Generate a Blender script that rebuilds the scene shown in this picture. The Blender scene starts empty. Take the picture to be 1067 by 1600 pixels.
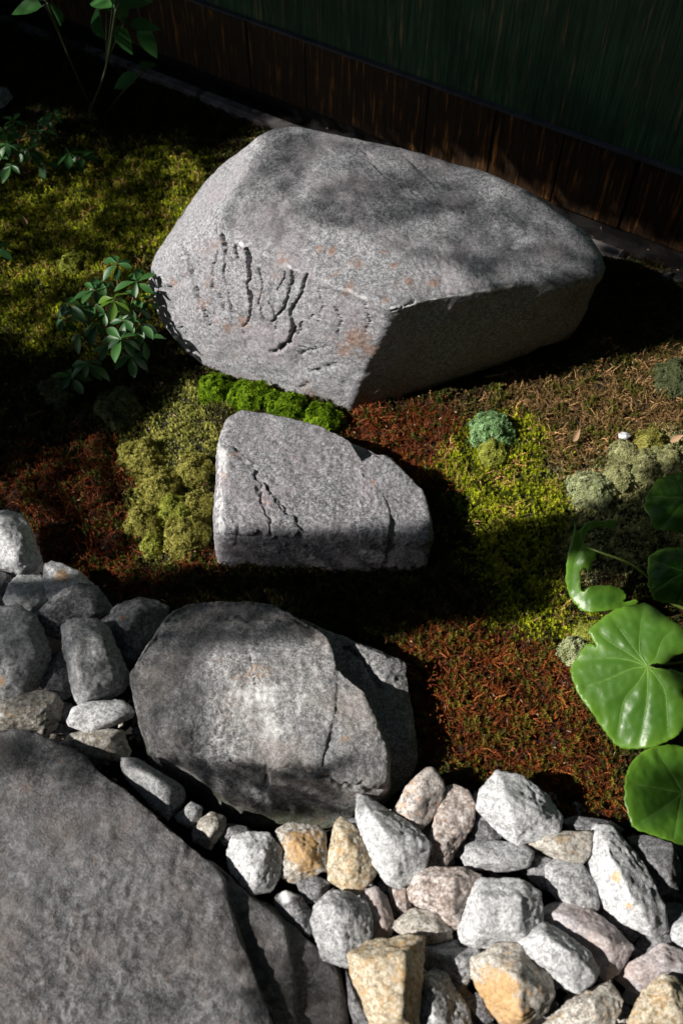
import bpy, bmesh, math, random
import numpy as np
from mathutils import Vector, geometry as mgeo
rng = np.random.default_rng(7); random.seed(7)
R = math.radians
# ------------------------------------------------------------------ camera, world, sun, exposure
F, PITCH, CH = 1450.0, R(56.5), 1.6
sc = bpy.context.scene
C = bpy.context.collection
cam = bpy.data.cameras.new('camera'); camo = bpy.data.objects.new('camera', cam); C.objects.link(camo)
cam.sensor_fit = 'VERTICAL'; cam.sensor_height = 36; cam.lens = 36 * F / 1600
cam.clip_start = 0.01; cam.clip_end = 300
camo.location = (0, 0, CH); camo.rotation_euler = (math.pi / 2 - PITCH, 0, 0)
cam.dof.use_dof = True; cam.dof.focus_distance = 1.88; cam.dof.aperture_fstop = 3.6
sc.camera = camo
SUN_AZ, SUN_EL = R(14), R(38)          # the light travels to the right and a little away from the camera
sd = np.array([math.cos(SUN_AZ) * math.cos(SUN_EL), math.sin(SUN_AZ) * math.cos(SUN_EL), -math.sin(SUN_EL)])
w = bpy.data.worlds.new('World'); sc.world = w; w.use_nodes = True
nt = w.node_tree; bg = nt.nodes['Background']
sky = nt.nodes.new('ShaderNodeTexSky'); sky.sky_type = 'NISHITA'; sky.sun_disc = False
sky.sun_elevation = SUN_EL; sky.sun_rotation = math.atan2(-sd[0], -sd[1])
nt.links.new(sky.outputs[0], bg.inputs[0]); bg.inputs[1].default_value = 0.05
sl = bpy.data.lights.new('sun', 'SUN'); sl.energy = 5.0; sl.angle = R(0.53); sl.color = (1, 0.955, 0.89)
so = bpy.data.objects.new('sun', sl); C.objects.link(so); so.location = (-6, -2, 6)
so.rotation_euler = Vector(sd).to_track_quat('-Z', 'Y').to_euler()
sc.view_settings.view_transform = 'Standard'; sc.view_settings.look = 'None'
sc.view_settings.gamma = 1; sc.view_settings.use_curve_mapping = False
sc.view_settings.exposure = 0.55

# ------------------------------------------------------------------ view maths (photograph pixels <-> the place)
cf = np.array([0, math.cos(PITCH), -math.sin(PITCH)]); cu = np.array([0, math.sin(PITCH), math.cos(PITCH)])
c0 = np.array([0, 0, CH])
def ray(px, py): return cf + np.array([1, 0, 0]) * ((px - 533.5) / F) - cu * ((py - 800) / F)
def un(px, py, z=0.0):
    d = ray(px, py); return c0 + d * ((z - CH) / d[2])
def pr(P):
    r = np.asarray(P) - c0; d = r @ cf
    return np.stack([533.5 + F * r[..., 0] / d, 800 - F * (r @ cu) / d], -1)
def inpoly(pts, poly):
    x, y = pts[..., 0], pts[..., 1]; res = np.zeros(x.shape, bool); n = len(poly)
    for i in range(n):
        x1, y1 = poly[i]; x2, y2 = poly[(i + 1) % n]
        if y1 == y2: continue
        c = ((y1 > y) != (y2 > y)) & (x < (x2 - x1) * (y - y1) / (y2 - y1) + x1)
        res ^= c
    return res
def segdist(pts, line, closed=False):
    best = np.full(pts.shape[:-1], 1e9); L = list(line) + ([line[0]] if closed else [])
    for a, b in zip(L[:-1], L[1:]):
        a = np.array(a, float); b = np.array(b, float); ab = b - a
        t = np.clip(((pts - a) @ ab) / max(ab @ ab, 1e-9), 0, 1)
        best = np.minimum(best, np.linalg.norm(pts - (a + t[..., None] * ab), axis=-1))
    return best
def sstep(a, b, x):
    t = np.clip((x - a) / (b - a), 0, 1); return t * t * (3 - 2 * t)
# ------------------------------------------------------------------ noise
_perm = np.random.default_rng(3).permutation(256); _perm = np.concatenate([_perm, _perm, _perm])
_g = np.random.default_rng(4).normal(size=(256, 3)); _g /= np.linalg.norm(_g, axis=1)[:, None]
def gn(p):
    i = np.floor(p).astype(int); f = p - i; i &= 255; u = f * f * f * (f * (f * 6 - 15) + 10); out = 0
    for dx in (0, 1):
        for dy in (0, 1):
            for dz in (0, 1):
                h = _perm[_perm[_perm[(i[:, 0] + dx) & 255] + ((i[:, 1] + dy) & 255)] + ((i[:, 2] + dz) & 255)]
                v = (_g[h] * (f - np.array([dx, dy, dz]))).sum(1)
                wgt = (u[:, 0] if dx else 1 - u[:, 0]) * (u[:, 1] if dy else 1 - u[:, 1]) * (u[:, 2] if dz else 1 - u[:, 2])
                out = out + wgt * v
    return out * 1.6
def fbm(p, o=3):
    a, s, r = 1, 1, 0
    for k in range(o):
        r = r + a * gn(p * s + 17.3 * k); a *= .5; s *= 2.03
    return r
def n2(x, y, s, o=3, off=0.0): return fbm(np.stack([x * s + off, y * s - off, np.full_like(x, off)], -1), o)
# ------------------------------------------------------------------ mesh helpers
def mesh_np(name, v, f, smooth=True, attrs=None):
    v = np.asarray(v, np.float32); me = bpy.data.meshes.new(name)
    if isinstance(f, np.ndarray):
        k = f.shape[1]; me.vertices.add(len(v)); me.vertices.foreach_set('co', v.ravel())
        me.loops.add(f.size); me.loops.foreach_set('vertex_index', f.astype(np.int32).ravel())
        me.polygons.add(len(f)); me.polygons.foreach_set('loop_start', np.arange(0, f.size, k, dtype=np.int32))
        me.update(calc_edges=True)
    else:
        me.from_pydata([tuple(a) for a in v], [], f); me.update()
    if smooth: me.polygons.foreach_set('use_smooth', np.ones(len(me.polygons), bool))
    for k, a in (attrs or {}).items():
        at = me.attributes.new(k, 'FLOAT', 'POINT'); at.data.foreach_set('value', np.asarray(a, np.float32))
    me.validate(); return me
def obj(name, me, mat=None, parent=None, loc=(0, 0, 0)):
    o = bpy.data.objects.new(name, me); C.objects.link(o); o.location = loc
    if mat and not me.materials: me.materials.append(mat)
    if parent: o.parent = parent
    return o
def tag(o, label=None, cat=None, group=None, kind=None):
    for k, v in (('label', label), ('category', cat), ('group', group), ('kind', kind)):
        if v: o[k] = v
    return o
def thing(name, label, cat, loc=(0, 0, 0), group=None, rot=(0, 0, 0)):
    o = bpy.data.objects.new(name, None); C.objects.link(o); o.location = loc; o.rotation_euler = rot
    o.empty_display_size = .05
    return tag(o, label, cat, group)
def tube(pts, rad, n=6, cap=True):
    P = [Vector(p) for p in pts]; vs, fs = [], []
    up = Vector((.31, .17, .93))
    for i, p in enumerate(P):
        t = (P[min(i + 1, len(P) - 1)] - P[max(i - 1, 0)]).normalized()
        a = t.cross(up).normalized(); b = t.cross(a); r = rad[i] if hasattr(rad, '__len__') else rad
        for k in range(n):
            q = 2 * math.pi * k / n; vs.append(p + (a * math.cos(q) + b * math.sin(q)) * r)
    for i in range(len(P) - 1):
        for k in range(n): fs.append((i * n + k, i * n + (k + 1) % n, (i + 1) * n + (k + 1) % n, (i + 1) * n + k))
    if cap: fs += [tuple(range(n))[::-1], tuple(range((len(P) - 1) * n, len(P) * n))]
    return vs, fs
def bez(pts, n=12):
    P = [np.array(p, float) for p in pts]; P = [2 * P[0] - P[1]] + P + [2 * P[-1] - P[-2]]; out = []
    for i in range(1, len(P) - 2):
        for t in np.linspace(0, 1, n, endpoint=False):
            a, b, c, d = P[i - 1:i + 3]
            out.append(.5 * (2 * b + (c - a) * t + (2 * a - 5 * b + 4 * c - d) * t * t + (3 * b - a - 3 * c + d) * t ** 3))
    out.append(P[-2]); return out
def box(x0, x1, y0, y1, z0, z1, bev=0.0):
    bm = bmesh.new(); bmesh.ops.create_cube(bm, size=1)
    for v in bm.verts: v.co = Vector((x0 + (v.co.x + .5) * (x1 - x0), y0 + (v.co.y + .5) * (y1 - y0), z0 + (v.co.z + .5) * (z1 - z0)))
    if bev: bmesh.ops.bevel(bm, geom=bm.edges[:], offset=bev, segments=2, affect='EDGES')
    me = bpy.data.meshes.new('box'); bm.to_mesh(me); bm.free(); return me
# ------------------------------------------------------------------ materials
def newmat(name):
    m = bpy.data.materials.new(name); m.use_nodes = True; n = m.node_tree
    return m, n, n.nodes['Principled BSDF'], lambda t, **k: _mk(n, t, k)
def _mk(n, t, k):
    x = n.nodes.new(t)
    for a, b in k.items():
        if hasattr(x, a) and a not in ('Scale',): setattr(x, a, b)
        else: x.inputs[a].default_value = b
    return x
def ramp(n, src, stops, interp='LINEAR'):
    r = n.nodes.new('ShaderNodeValToRGB'); r.color_ramp.interpolation = interp; e = r.color_ramp.elements
    while len(e) < len(stops): e.new(.5)
    for i, (p, c) in enumerate(stops):
        e[i].position = p; e[i].color = (*c, 1) if hasattr(c, '__len__') else (c, c, c, 1)
    n.links.new(src, r.inputs[0]); return r.outputs[0]
def mix(n, fac, a, b, mode='MIX'):
    m = n.nodes.new('ShaderNodeMix'); m.data_type = 'RGBA'; m.blend_type = mode
    for s, v in ((m.inputs[0], fac), (m.inputs[6], a), (m.inputs[7], b)):
        if isinstance(v, bpy.types.NodeSocket): n.links.new(v, s)
        elif hasattr(v, '__len__'): s.default_value = (*v, 1)
        else: s.default_value = v
    return m.outputs[2]
def noise(n, vec, scale, det=3, rough=.55, dist=0):
    x = n.nodes.new('ShaderNodeTexNoise'); x.inputs['Scale'].default_value = scale; x.inputs['Detail'].default_value = det
    x.inputs['Roughness'].default_value = rough; x.inputs['Distortion'].default_value = dist; n.links.new(vec, x.inputs['Vector']); return x.outputs[0]
def mathn(n, op, a, b=None, clamp=False):
    m = n.nodes.new('ShaderNodeMath'); m.operation = op; m.use_clamp = clamp
    for i, v in enumerate((a, b)):
        if v is None: continue
        if isinstance(v, bpy.types.NodeSocket): n.links.new(v, m.inputs[i])
        else: m.inputs[i].default_value = v
    return m.outputs[0]
def stone_mat(name, dark, mid, light, grain=260, rust=(.32, .13, .03), rustlvl=0.0, patch=.35, bump=.0016, tint=None, tintlvl=0., speck=.5, moss=0., cracks=0.):
    m, n, bs, mk = newmat(name)
    tc = mk('ShaderNodeTexCoord'); oi = mk('ShaderNodeObjectInfo')
    add = mk('ShaderNodeVectorMath', operation='ADD'); n.links.new(tc.outputs['Object'], add.inputs[0])
    sc_ = mk('ShaderNodeVectorMath', operation='SCALE'); sc_.inputs[0].default_value = (37.1, 21.7, 53.3); n.links.new(oi.outputs['Random'], sc_.inputs[3])
    n.links.new(sc_.outputs[0], add.inputs[1]); V = add.outputs[0]
    a = noise(n, V, grain * 1.5, 4, .7); b = noise(n, V, 22, 4, .6); c = noise(n, V, grain * .55, 5, .7, .4); big = noise(n, V, 6, 3, .5)
    g = mathn(n, 'ADD', mathn(n, 'MULTIPLY', a, .4), mathn(n, 'MULTIPLY', c, .6))
    col = ramp(n, g, [(.43, dark), (.5, mid), (.57, light)])
    col = mix(n, mathn(n, 'MULTIPLY', ramp(n, b, [(.38, 1.), (.62, 0.)]), patch), col, tuple(x * .55 for x in mid))
    col = mix(n, mathn(n, 'MULTIPLY', ramp(n, big, [(.4, 0.), (.62, 1.)]), patch * .6), col, tuple(min(1, x * 1.35) for x in mid))
    fl = noise(n, V, grain * 1.25, 3, .65)
    col = mix(n, mathn(n, 'MULTIPLY', ramp(n, fl, [(.37, 1.), (.42, 0.)]), speck), col, tuple(x * .3 for x in dark))
    col = mix(n, mathn(n, 'MULTIPLY', ramp(n, fl, [(.58, 0.), (.63, 1.)]), speck * .8), col, tuple(min(.8, x * 1.3) for x in light))
    if tint:
        col = mix(n, mathn(n, 'MULTIPLY', ramp(n, noise(n, V, 11, 4, .6), [(.45, 0.), (.66, 1.)]), tintlvl), col, tint)
    at = mk('ShaderNodeAttribute', attribute_name='rust'); rn = noise(n, V, 42, 5, .7, .6)
    rn = mathn(n, 'ADD', mathn(n, 'MULTIPLY', rn, .6), mathn(n, 'MULTIPLY', noise(n, V, 130, 4, .7), .4))
    rm = mathn(n, 'ADD', mathn(n, 'MULTIPLY', at.outputs['Fac'], 1.0), rustlvl)
    rm = ramp(n, mathn(n, 'ADD', mathn(n, 'MULTIPLY', rm, .26), rn), [(.60, 0.), (.71, 1.)])
    rr = mix(n, ramp(n, noise(n, V, 150, 3), [(.4, 0.), (.6, 1.)]), rust, tuple(min(.7, x * 1.35 + .05) for x in rust))
    col = mix(n, mathn(n, 'MULTIPLY', rm, .72), col, rr)
    pa = mk('ShaderNodeAttribute', attribute_name='pale')
    pm = ramp(n, mathn(n, 'ADD', mathn(n, 'MULTIPLY', pa.outputs['Fac'], .6), mathn(n, 'MULTIPLY', noise(n, V, 120, 3), .45)), [(.45, 0.), (.7, 1.)])
    col = mix(n, pm, col, tuple(min(.72, x * 1.55 + .1) for x in light))
    if moss:
        ge = mk('ShaderNodeNewGeometry'); sp = mk('ShaderNodeSeparateXYZ'); n.links.new(ge.outputs['Position'], sp.inputs[0])
        mm = ramp(n, mathn(n, 'ADD', mathn(n, 'MULTIPLY', sp.outputs[2], -5.0), mathn(n, 'MULTIPLY', noise(n, V, 18, 4), .9)), [(.25, 0.), (.5, 1.)])
        col = mix(n, mathn(n, 'MULTIPLY', mm, moss), col, (.07, .085, .045))
    n.links.new(col, bs.inputs['Base Color']); bs.inputs['Roughness'].default_value = .82
    bs.inputs['Specular IOR Level'].default_value = .3
    bu = mk('ShaderNodeBump'); bu.inputs['Strength'].default_value = .9; bu.inputs['Distance'].default_value = bump
    h = mathn(n, 'ADD', mathn(n, 'MULTIPLY', a, .6), mathn(n, 'MULTIPLY', c, 1.1))
    h = mathn(n, 'ADD', h, mathn(n, 'MULTIPLY', noise(n, V, grain * 2.2, 2), .35))
    n.links.new(h, bu.inputs['Height']); n.links.new(bu.outputs[0], bs.inputs['Normal']); return m
M = {}
M['boulder'] = stone_mat('boulder_stone', (.105, .107, .115), (.25, .253, .27), (.44, .445, .465), 260, rust=(.19, .105, .07), patch=.25, tint=(.27, .235, .25), tintlvl=.5, bump=.0018, speck=.6)
M['mid'] = stone_mat('stepping_stone', (.08, .081, .087), (.21, .21, .225), (.43, .425, .45), 260, rust=(.4, .22, .15), patch=.3, tint=(.28, .24, .26), tintlvl=.4, bump=.0028, speck=.6)
M['low'] = stone_mat('weathered_stone', (.075, .077, .08), (.21, .21, .217), (.46, .455, .455), 230, rust=(.25, .17, .12), patch=.5, tint=(.30, .25, .22), tintlvl=.45, bump=.0028, speck=.6, moss=.75)
M['slab'] = stone_mat('slab_stone', (.06, .061, .064), (.135, .135, .141), (.25, .25, .256), 190, rust=(.16, .1, .07), rustlvl=.03, patch=.45, tint=(.14, .117, .108), tintlvl=.5, bump=.003, speck=.25)
M['white'] = stone_mat('white_granite', (.22, .225, .235), (.48, .487, .50), (.68, .685, .69), 200, rust=(.45, .25, .1), rustlvl=-.1, patch=.35, bump=.0018)
M['grey'] = stone_mat('grey_granite', (.13, .132, .14), (.33, .335, .345), (.56, .56, .565), 210, rust=(.4, .22, .08), rustlvl=-.1, patch=.4, bump=.0018)
M['dark'] = stone_mat('dark_granite', (.06, .061, .066), (.16, .16, .17), (.35, .35, .36), 210, rust=(.3, .14, .06), rustlvl=-.05, patch=.4, bump=.0018)
M['purple'] = stone_mat('mauve_granite', (.17, .16, .175), (.36, .34, .36), (.56, .54, .55), 200, rust=(.5, .28, .15), rustlvl=-.02, patch=.35, tint=(.42, .31, .26), tintlvl=.6)
M['tan'] = stone_mat('tan_granite', (.16, .14, .12), (.40, .37, .325), (.62, .60, .56), 190, rust=(.42, .23, .06), rustlvl=.22, patch=.35)
M['orange'] = stone_mat('ochre_granite', (.2, .15, .09), (.45, .38, .27), (.62, .57, .48), 170, rust=(.40, .22, .06), rustlvl=.36, patch=.3)
M['brown'] = stone_mat('brown_granite', (.13, .10, .09), (.35, .29, .26), (.62, .585, .57), 150, rust=(.28, .13, .06), rustlvl=.2, patch=.35)
M['pink'] = stone_mat('peach_granite', (.17, .16, .16), (.40, .355, .33), (.62, .58, .55), 190, rust=(.55, .27, .12), rustlvl=.28, patch=.3)

def leaf_mat(name, ca, cb, rough=.4, trans=.25, scale=30, spots=False, edge=None):
    m, n, bs, mk = newmat(name); out = n.nodes['Material Output']
    tc = mk('ShaderNodeTexCoord'); oi = mk('ShaderNodeObjectInfo'); V = tc.outputs['Object']
    f = mathn(n, 'ADD', mathn(n, 'MULTIPLY', noise(n, V, scale, 3), .8), mathn(n, 'MULTIPLY', oi.outputs['Random'], .35))
    col = ramp(n, f, [(.38, ca), (.74, cb)])
    if edge:
        at = mk('ShaderNodeAttribute', attribute_name='edge')
        col = mix(n, at.outputs['Fac'], col, edge)
        va = mk('ShaderNodeAttribute', attribute_name='vein')
        col = mix(n, mathn(n, 'MULTIPLY', va.outputs['Fac'], .55), col, (.12, .24, .05))
    if spots:
        sa = mk('ShaderNodeAttribute', attribute_name='spot')
        col = mix(n, ramp(n, mathn(n, 'ADD', sa.outputs['Fac'], mathn(n, 'MULTIPLY', noise(n, V, 120, 3), .4)), [(.5, 0.), (.62, 1.)]), col, (.30, .23, .14))
        vo = n.nodes.new('ShaderNodeTexVoronoi'); vo.inputs['Scale'].default_value = 16; n.links.new(V, vo.inputs['Vector'])
        s = ramp(n, mathn(n, 'ADD', vo.outputs['Distance'], mathn(n, 'MULTIPLY', noise(n, V, 160, 2), .1)), [(.10, 1.), (.15, 0.)])
        vo2 = ramp(n, vo.outputs['Color'], [(.55, 0.), (.56, 1.)])
        col = mix(n, mathn(n, 'MULTIPLY', s, vo2), col, (.22, .16, .09))
    n.links.new(col, bs.inputs['Base Color']); bs.inputs['Roughness'].default_value = rough
    tr = mk('ShaderNodeBsdfTranslucent'); mx = mk('ShaderNodeMixShader'); mx.inputs[0].default_value = trans
    hs = mk('ShaderNodeHueSaturation'); hs.inputs['Value'].default_value = 1.7; n.links.new(col, hs.inputs['Color']); n.links.new(hs.outputs[0], tr.inputs[0])
    n.links.new(bs.outputs[0], mx.inputs[1]); n.links.new(tr.outputs[0], mx.inputs[2]); n.links.new(mx.outputs[0], out.inputs[0])
    bu = mk('ShaderNodeBump'); bu.inputs['Strength'].default_value = .25; bu.inputs['Distance'].default_value = .001
    n.links.new(noise(n, V, 260, 3), bu.inputs['Height']); n.links.new(bu.outputs[0], bs.inputs['Normal']); return m
def plain(name, ca, cb, scale=40, rough=.8):
    m, n, bs, mk = newmat(name); tc = mk('ShaderNodeTexCoord'); f = noise(n, tc.outputs['Object'], scale, 4)
    n.links.new(ramp(n, f, [(.35, ca), (.65, cb)]), bs.inputs['Base Color']); bs.inputs['Roughness'].default_value = rough
    bu = mk('ShaderNodeBump'); bu.inputs['Strength'].default_value = .5; bu.inputs['Distance'].default_value = .003
    n.links.new(f, bu.inputs['Height']); n.links.new(bu.outputs[0], bs.inputs['Normal']); return m
M['soil'] = plain('dark_soil', (.0035, .0025, .002), (.010, .007, .005), 60, .95)
M['leopard'] = leaf_mat('leopard_leaf', (.022, .085, .010), (.060, .155, .016), .37, .30, 14, spots=True, edge=(.16, .32, .03))
M['shrub'] = leaf_mat('shrub_leaf', (.020, .075, .022), (.05, .14, .032), .38, .2, 25)
M['shrub_y'] = leaf_mat('young_shrub_leaf', (.07, .16, .015), (.12, .22, .025), .4, .35, 25)
M['tallleaf'] = leaf_mat('tall_plant_leaf', (.035, .13, .035), (.055, .17, .04), .42, .2, 25)
M['canopy'] = leaf_mat('tree_leaf', (.03, .07, .015), (.05, .10, .02), .5, .06, 8)
M['vein'] = plain('leaf_vein', (.10, .22, .03), (.15, .28, .045), 40, .45)
M['stem'] = plain('green_stem', (.10, .15, .025), (.15, .2, .04), 40, .5)
M['darkstem'] = plain('dark_stem', (.018, .03, .01), (.035, .05, .016), 40, .6)
M['twig'] = plain('red_twig', (.12, .045, .025), (.2, .08, .04), 60, .7)
M['bark'] = plain('bark', (.035, .025, .018), (.08, .06, .045), 12, .95)
M['dead'] = plain('dead_leaf', (.3, .17, .09), (.42, .28, .17), 60, .8)
M['concrete'] = plain('kerb_concrete', (.09, .08, .078), (.19, .17, .165), 30, .9)
M['trim'] = plain('metal_trim', (.05, .055, .065), (.09, .095, .11), 20, .5)

# ------------------------------------------------------------------ rocks
_ico = {}
def ico(level):
    if level not in _ico:
        bm = bmesh.new(); bmesh.ops.create_icosphere(bm, subdivisions=level, radius=1)
        v = np.array([x.co[:] for x in bm.verts]); f = np.array([[q.index for q in t.verts] for t in bm.faces]); bm.free(); _ico[level] = (v, f)
    return _ico[level]
def planes(pts, tol=.997):
    bm = bmesh.new()
    for p in pts: bm.verts.new(p)
    bmesh.ops.convex_hull(bm, input=bm.verts[:]); bm.normal_update(); out = []
    faces = sorted((f for f in bm.faces), key=lambda f: -f.calc_area()); cen = np.mean(pts, 0)
    for f in faces:
        n = np.array(f.normal); p = np.array(f.verts[0].co)
        if n @ (p - cen) < 0: n = -n
        h = n @ p
        if f.calc_area() < 1e-8: continue
        for q in out:
            if q[0] @ n > tol: q[1] = max(q[1], max(q[0] @ np.array(v.co) for v in f.verts)); break
        else: out.append([n, h])
    bm.free(); return np.array([q[0] for q in out]), np.array([q[1] for q in out])
def rock(hulls, level=5, p=24, disp=((.004, 9), (.0015, 40)), cen=None, bias=0., seed=0, fn=None, bdir=None, warp=.022):
    """star-shaped body bounded by the faces of one or more convex hulls, edges rounded by p, relief displaced along its normals"""
    allp = np.concatenate([np.array(h) for h in hulls]); cen = np.array(cen) if cen is not None else (np.array(hulls[0]).max(0) + np.array(hulls[0]).min(0)) / 2
    v, f = ico(level); d = v * (allp.max(0) - allp.min(0)); d /= np.linalg.norm(d, axis=1)[:, None]
    if bias:
        b = c0 - cen if bdir is None else np.array(bdir); b = b / np.linalg.norm(b); d = d + bias * b; d /= np.linalg.norm(d, axis=1)[:, None]
    wp = d * .9 + seed * 1.37; d0 = d; ww = warp * np.stack([fbm(wp * 4.5 + k * 9.1, 4) for k in range(3)], -1)
    d = d + ww; d /= np.linalg.norm(d, axis=1)[:, None]
    r = np.zeros(len(d)); N = np.zeros_like(d)
    for h in hulls:
        n, hh = planes(h); hh = np.maximum(hh - n @ cen, .002)
        q = np.maximum(d @ n.T, 0) / hh; s = (q ** p); t = s.sum(1) ** (1 / p); rr = 1 / t
        nn = s @ (n / hh[:, None]); nn /= np.linalg.norm(nn, axis=1)[:, None]
        g = rr > r; r[g] = rr[g]; N[g] = nn[g]
    P = cen + d0 * r[:, None]; o = np.array([seed * 3.7, seed * 1.3, seed * 7.9])
    dd = np.zeros(len(P))
    for k, (amp, frq) in enumerate(disp):
        x = fbm(P * frq + o + k * 5.1, 3)
        if k == 1: x = -np.abs(x) * 1.6 + .5       # ridged: chipped look
        dd += amp * x
    attrs = {}
    if fn:
        e, attrs = fn(P, N, pr(P)); dd = dd + e
    P = P + N * dd[:, None]
    return P, f, attrs
def put_rock(name, P, f, attrs, mat, label, cat, group=None):
    lo = P.min(0); loc = np.array([(lo[0] + P[:, 0].max()) / 2, (lo[1] + P[:, 1].max()) / 2, lo[2]])
    me = mesh_np(name, P - loc, f, True, attrs); o = obj(name, me, mat, None, loc); return tag(o, label, cat, group)
def U(l): return [un(*q) for q in l]
def drop(pts, z=-.03, inset=.96):
    a = np.array(pts); c = a.mean(0); b = c + (a - c) * inset; b[:, 2] = z; return [tuple(q) for q in b]

# --- big boulder
BH = U([(375, 380, .322), (430, 405, .318), (510, 440, .31), (612, 481, .30), (690, 466, .295), (800, 446, .288), (946, 404, .272), (947, 428, .245), (912, 352, .31),
        (830, 299, .34), (760, 264, .36), (700, 249, .375), (560, 224, .395), (480, 199, .41), (435, 196, .41), (408, 207, .40),
        (360, 245, .335), (308, 300, .255), (272, 352, .20), (236, 400, .165), (229, 450, .12), (342, 338, .338), (392, 255, .382), (330, 362, .31), (244, 492, .08), (280, 547, .03), (330, 582, -.005), (400, 607, -.02), (540, 652, -.02),
        (640, 624, -.02), (760, 577, -.01), (885, 536, .01), (912, 492, .06), (930, 458, .15)])
BH += [(-.25, 1.80, -.03), (.05, 1.86, -.03), (.36, 1.80, -.03), (.52, 1.66, -.03), (-.34, 1.66, -.03)]
CR = [([(288, 385), (296, 408), (300, 430), (306, 450), (316, 470), (328, 505)], 3.2, .011), ([(346, 370), (352, 392), (350, 425), (355, 445)], 3.2, .012), ([(340, 395), (334, 415), (331, 450)], 2.6, .010),
      ([(386, 390), (389, 415), (387, 445), (391, 470), (390, 495), (380, 512)], 4.6, .018), ([(458, 425), (452, 455), (444, 480), (422, 507)], 2.8, .010),
      ([(480, 428), (470, 460), (454, 488), (459, 510), (453, 535), (427, 549)], 3.6, .014), ([(265, 445), (272, 470), (281, 500), (290, 525), (300, 550)], 3.2, .010), ([(490, 492), (470, 505), (466, 520)], 2., .005),
      ([(530, 567), (505, 576), (488, 580)], 2., .006), ([(485, 597), (470, 606), (456, 609)], 2.2, .008), ([(498, 542), (470, 552)], 1.8, .004), ([(286, 408), (288, 440)], 1.8, .005), ([(344, 460), (352, 485)], 1.6, .004),
      ([(270, 545), (300, 565)], 2, .006), ([(380, 520), (388, 545)], 1.6, .004), ([(435, 455), (440, 440), (447, 425)], 1.6, .005), ([(562, 230), (600, 275), (640, 300), (700, 325), (745, 335)], 1.3, .003), ([(640, 250), (690, 300)], 1.2, .003),
      ([(790, 330), (808, 333), (822, 336)], 3., .006), ([(800, 380), (806, 384)], 4., .008), ([(870, 525), (890, 480), (905, 450)], 4, .012), ([(612, 485), (650, 470)], 2., .004),
      ([(310, 480), (322, 520), (335, 545)], 1.6, .004), ([(362, 440), (358, 470), (366, 500)], 1.7, .005), ([(405, 420), (410, 450), (404, 475), (412, 500)], 1.7, .005), ([(420, 470), (432, 500), (428, 525)], 1.5, .004), ([(500, 450), (505, 480), (498, 505)], 1.6, .004), ([(520, 475), (535, 500), (528, 520), (545, 540)], 1.5, .004),
      ([(468, 540), (490, 548), (512, 540)], 1.6, .004), ([(300, 375), (310, 400), (318, 430)], 1.8, .005), ([(365, 385), (372, 405)], 2.6, .007), ([(250, 430), (258, 460)], 1.6, .004), ([(330, 540), (350, 560), (380, 570)], 1.5, .003), ([(400, 555), (430, 575), (450, 570)], 1.5, .003), ([(520, 590), (540, 600), (536, 620)], 1.6, .004), ([(570, 470), (580, 500), (572, 520)], 1.6, .004)]
RUST = [(272, 441, 8, .9), (300, 425, 12, .5), (330, 440, 14, .6), (320, 475, 10, .8), (355, 512, 9, 1.), (338, 502, 6, .7), (378, 505, 10, .9), (400, 460, 8, .7), (560, 530, 24, .95), (540, 545, 22, .8), (575, 550, 18, .9),
        (520, 525, 16, .5), (500, 388, 8, 1), (518, 392, 10, 1.), (560, 410, 14, .7), (545, 452, 12, .8), (600, 392, 6, .8), (614, 414, 7, .9), (602, 468, 9, .9), (640, 440, 7, .9), (678, 443, 9, 1.), (590, 365, 6, .8), (440, 405, 14, .6),
        (335, 385, 16, .55), (520, 428, 18, .5), (620, 448, 12, .7), (480, 610, 16, .5), (430, 430, 10, .5), (370, 560, 10, .3), (345, 545, 8, .4)]
def bfn(P, N, q):
    face = ((c0 - P) * N).sum(1) > 0; e = np.zeros(len(P)); rust = np.zeros(len(P))
    qq = q + np.stack([n2(P[:, 0] + P[:, 1], P[:, 2] + P[:, 1], 30, 3, k) * 2.6 + n2(P[:, 0] + P[:, 1], P[:, 2] + P[:, 1], 120, 2, k + 3) * 1.5 for k in (1., 9.)], -1); wob = n2(P[:, 0] + P[:, 1], P[:, 2], 22, 2, 4.)
    for L, wd, dp in CR: e -= 2.0 * dp * (1 - sstep(.45, 1.2, segdist(qq, L) / (wd * (.24 + .60 * np.clip(.5 + wob, 0, 1.4)))))
    for x, y, r, s in RUST: rust = np.maximum(rust, s * np.exp(-((q[:, 0] - x) ** 2 + (q[:, 1] - y) ** 2) / r ** 2))
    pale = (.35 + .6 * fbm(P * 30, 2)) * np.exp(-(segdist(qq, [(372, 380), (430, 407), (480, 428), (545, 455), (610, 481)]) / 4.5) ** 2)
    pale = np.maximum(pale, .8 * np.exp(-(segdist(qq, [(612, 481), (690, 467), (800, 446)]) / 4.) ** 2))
    up = inpoly(qq, [(800, 335), (835, 338), (815, 385), (795, 392), (788, 360)]) * -.006          # chipped hollow on top
    led = -.006 * sstep(0, 5, qq[:, 0] - (345 + (qq[:, 1] - 300) * -.2)) * inpoly(qq, [(330, 365), (375, 300), (470, 305), (520, 350), (470, 400), (400, 390)]) * (.3 + .7 * np.abs(fbm(P * 28, 3)))
    e = (e + up + led) * face; e += .0022 * fbm(P * np.array([10, 10, 34]), 3) * (N[:, 2] < .5)
    return e, {'rust': rust * face, 'pale': pale * face}
P, f, a = rock([BH], 7, 100, ((.005, 5), (.0012, 24), (.0008, 80)), bias=.85, bdir=(-.5, -.8, .45), seed=1, warp=.012, fn=bfn)
put_rock('boulder', P, f, a, M['boulder'], 'largest grey boulder with flat tilted top and dark vertical cracks, before the wall', 'boulder')

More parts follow.
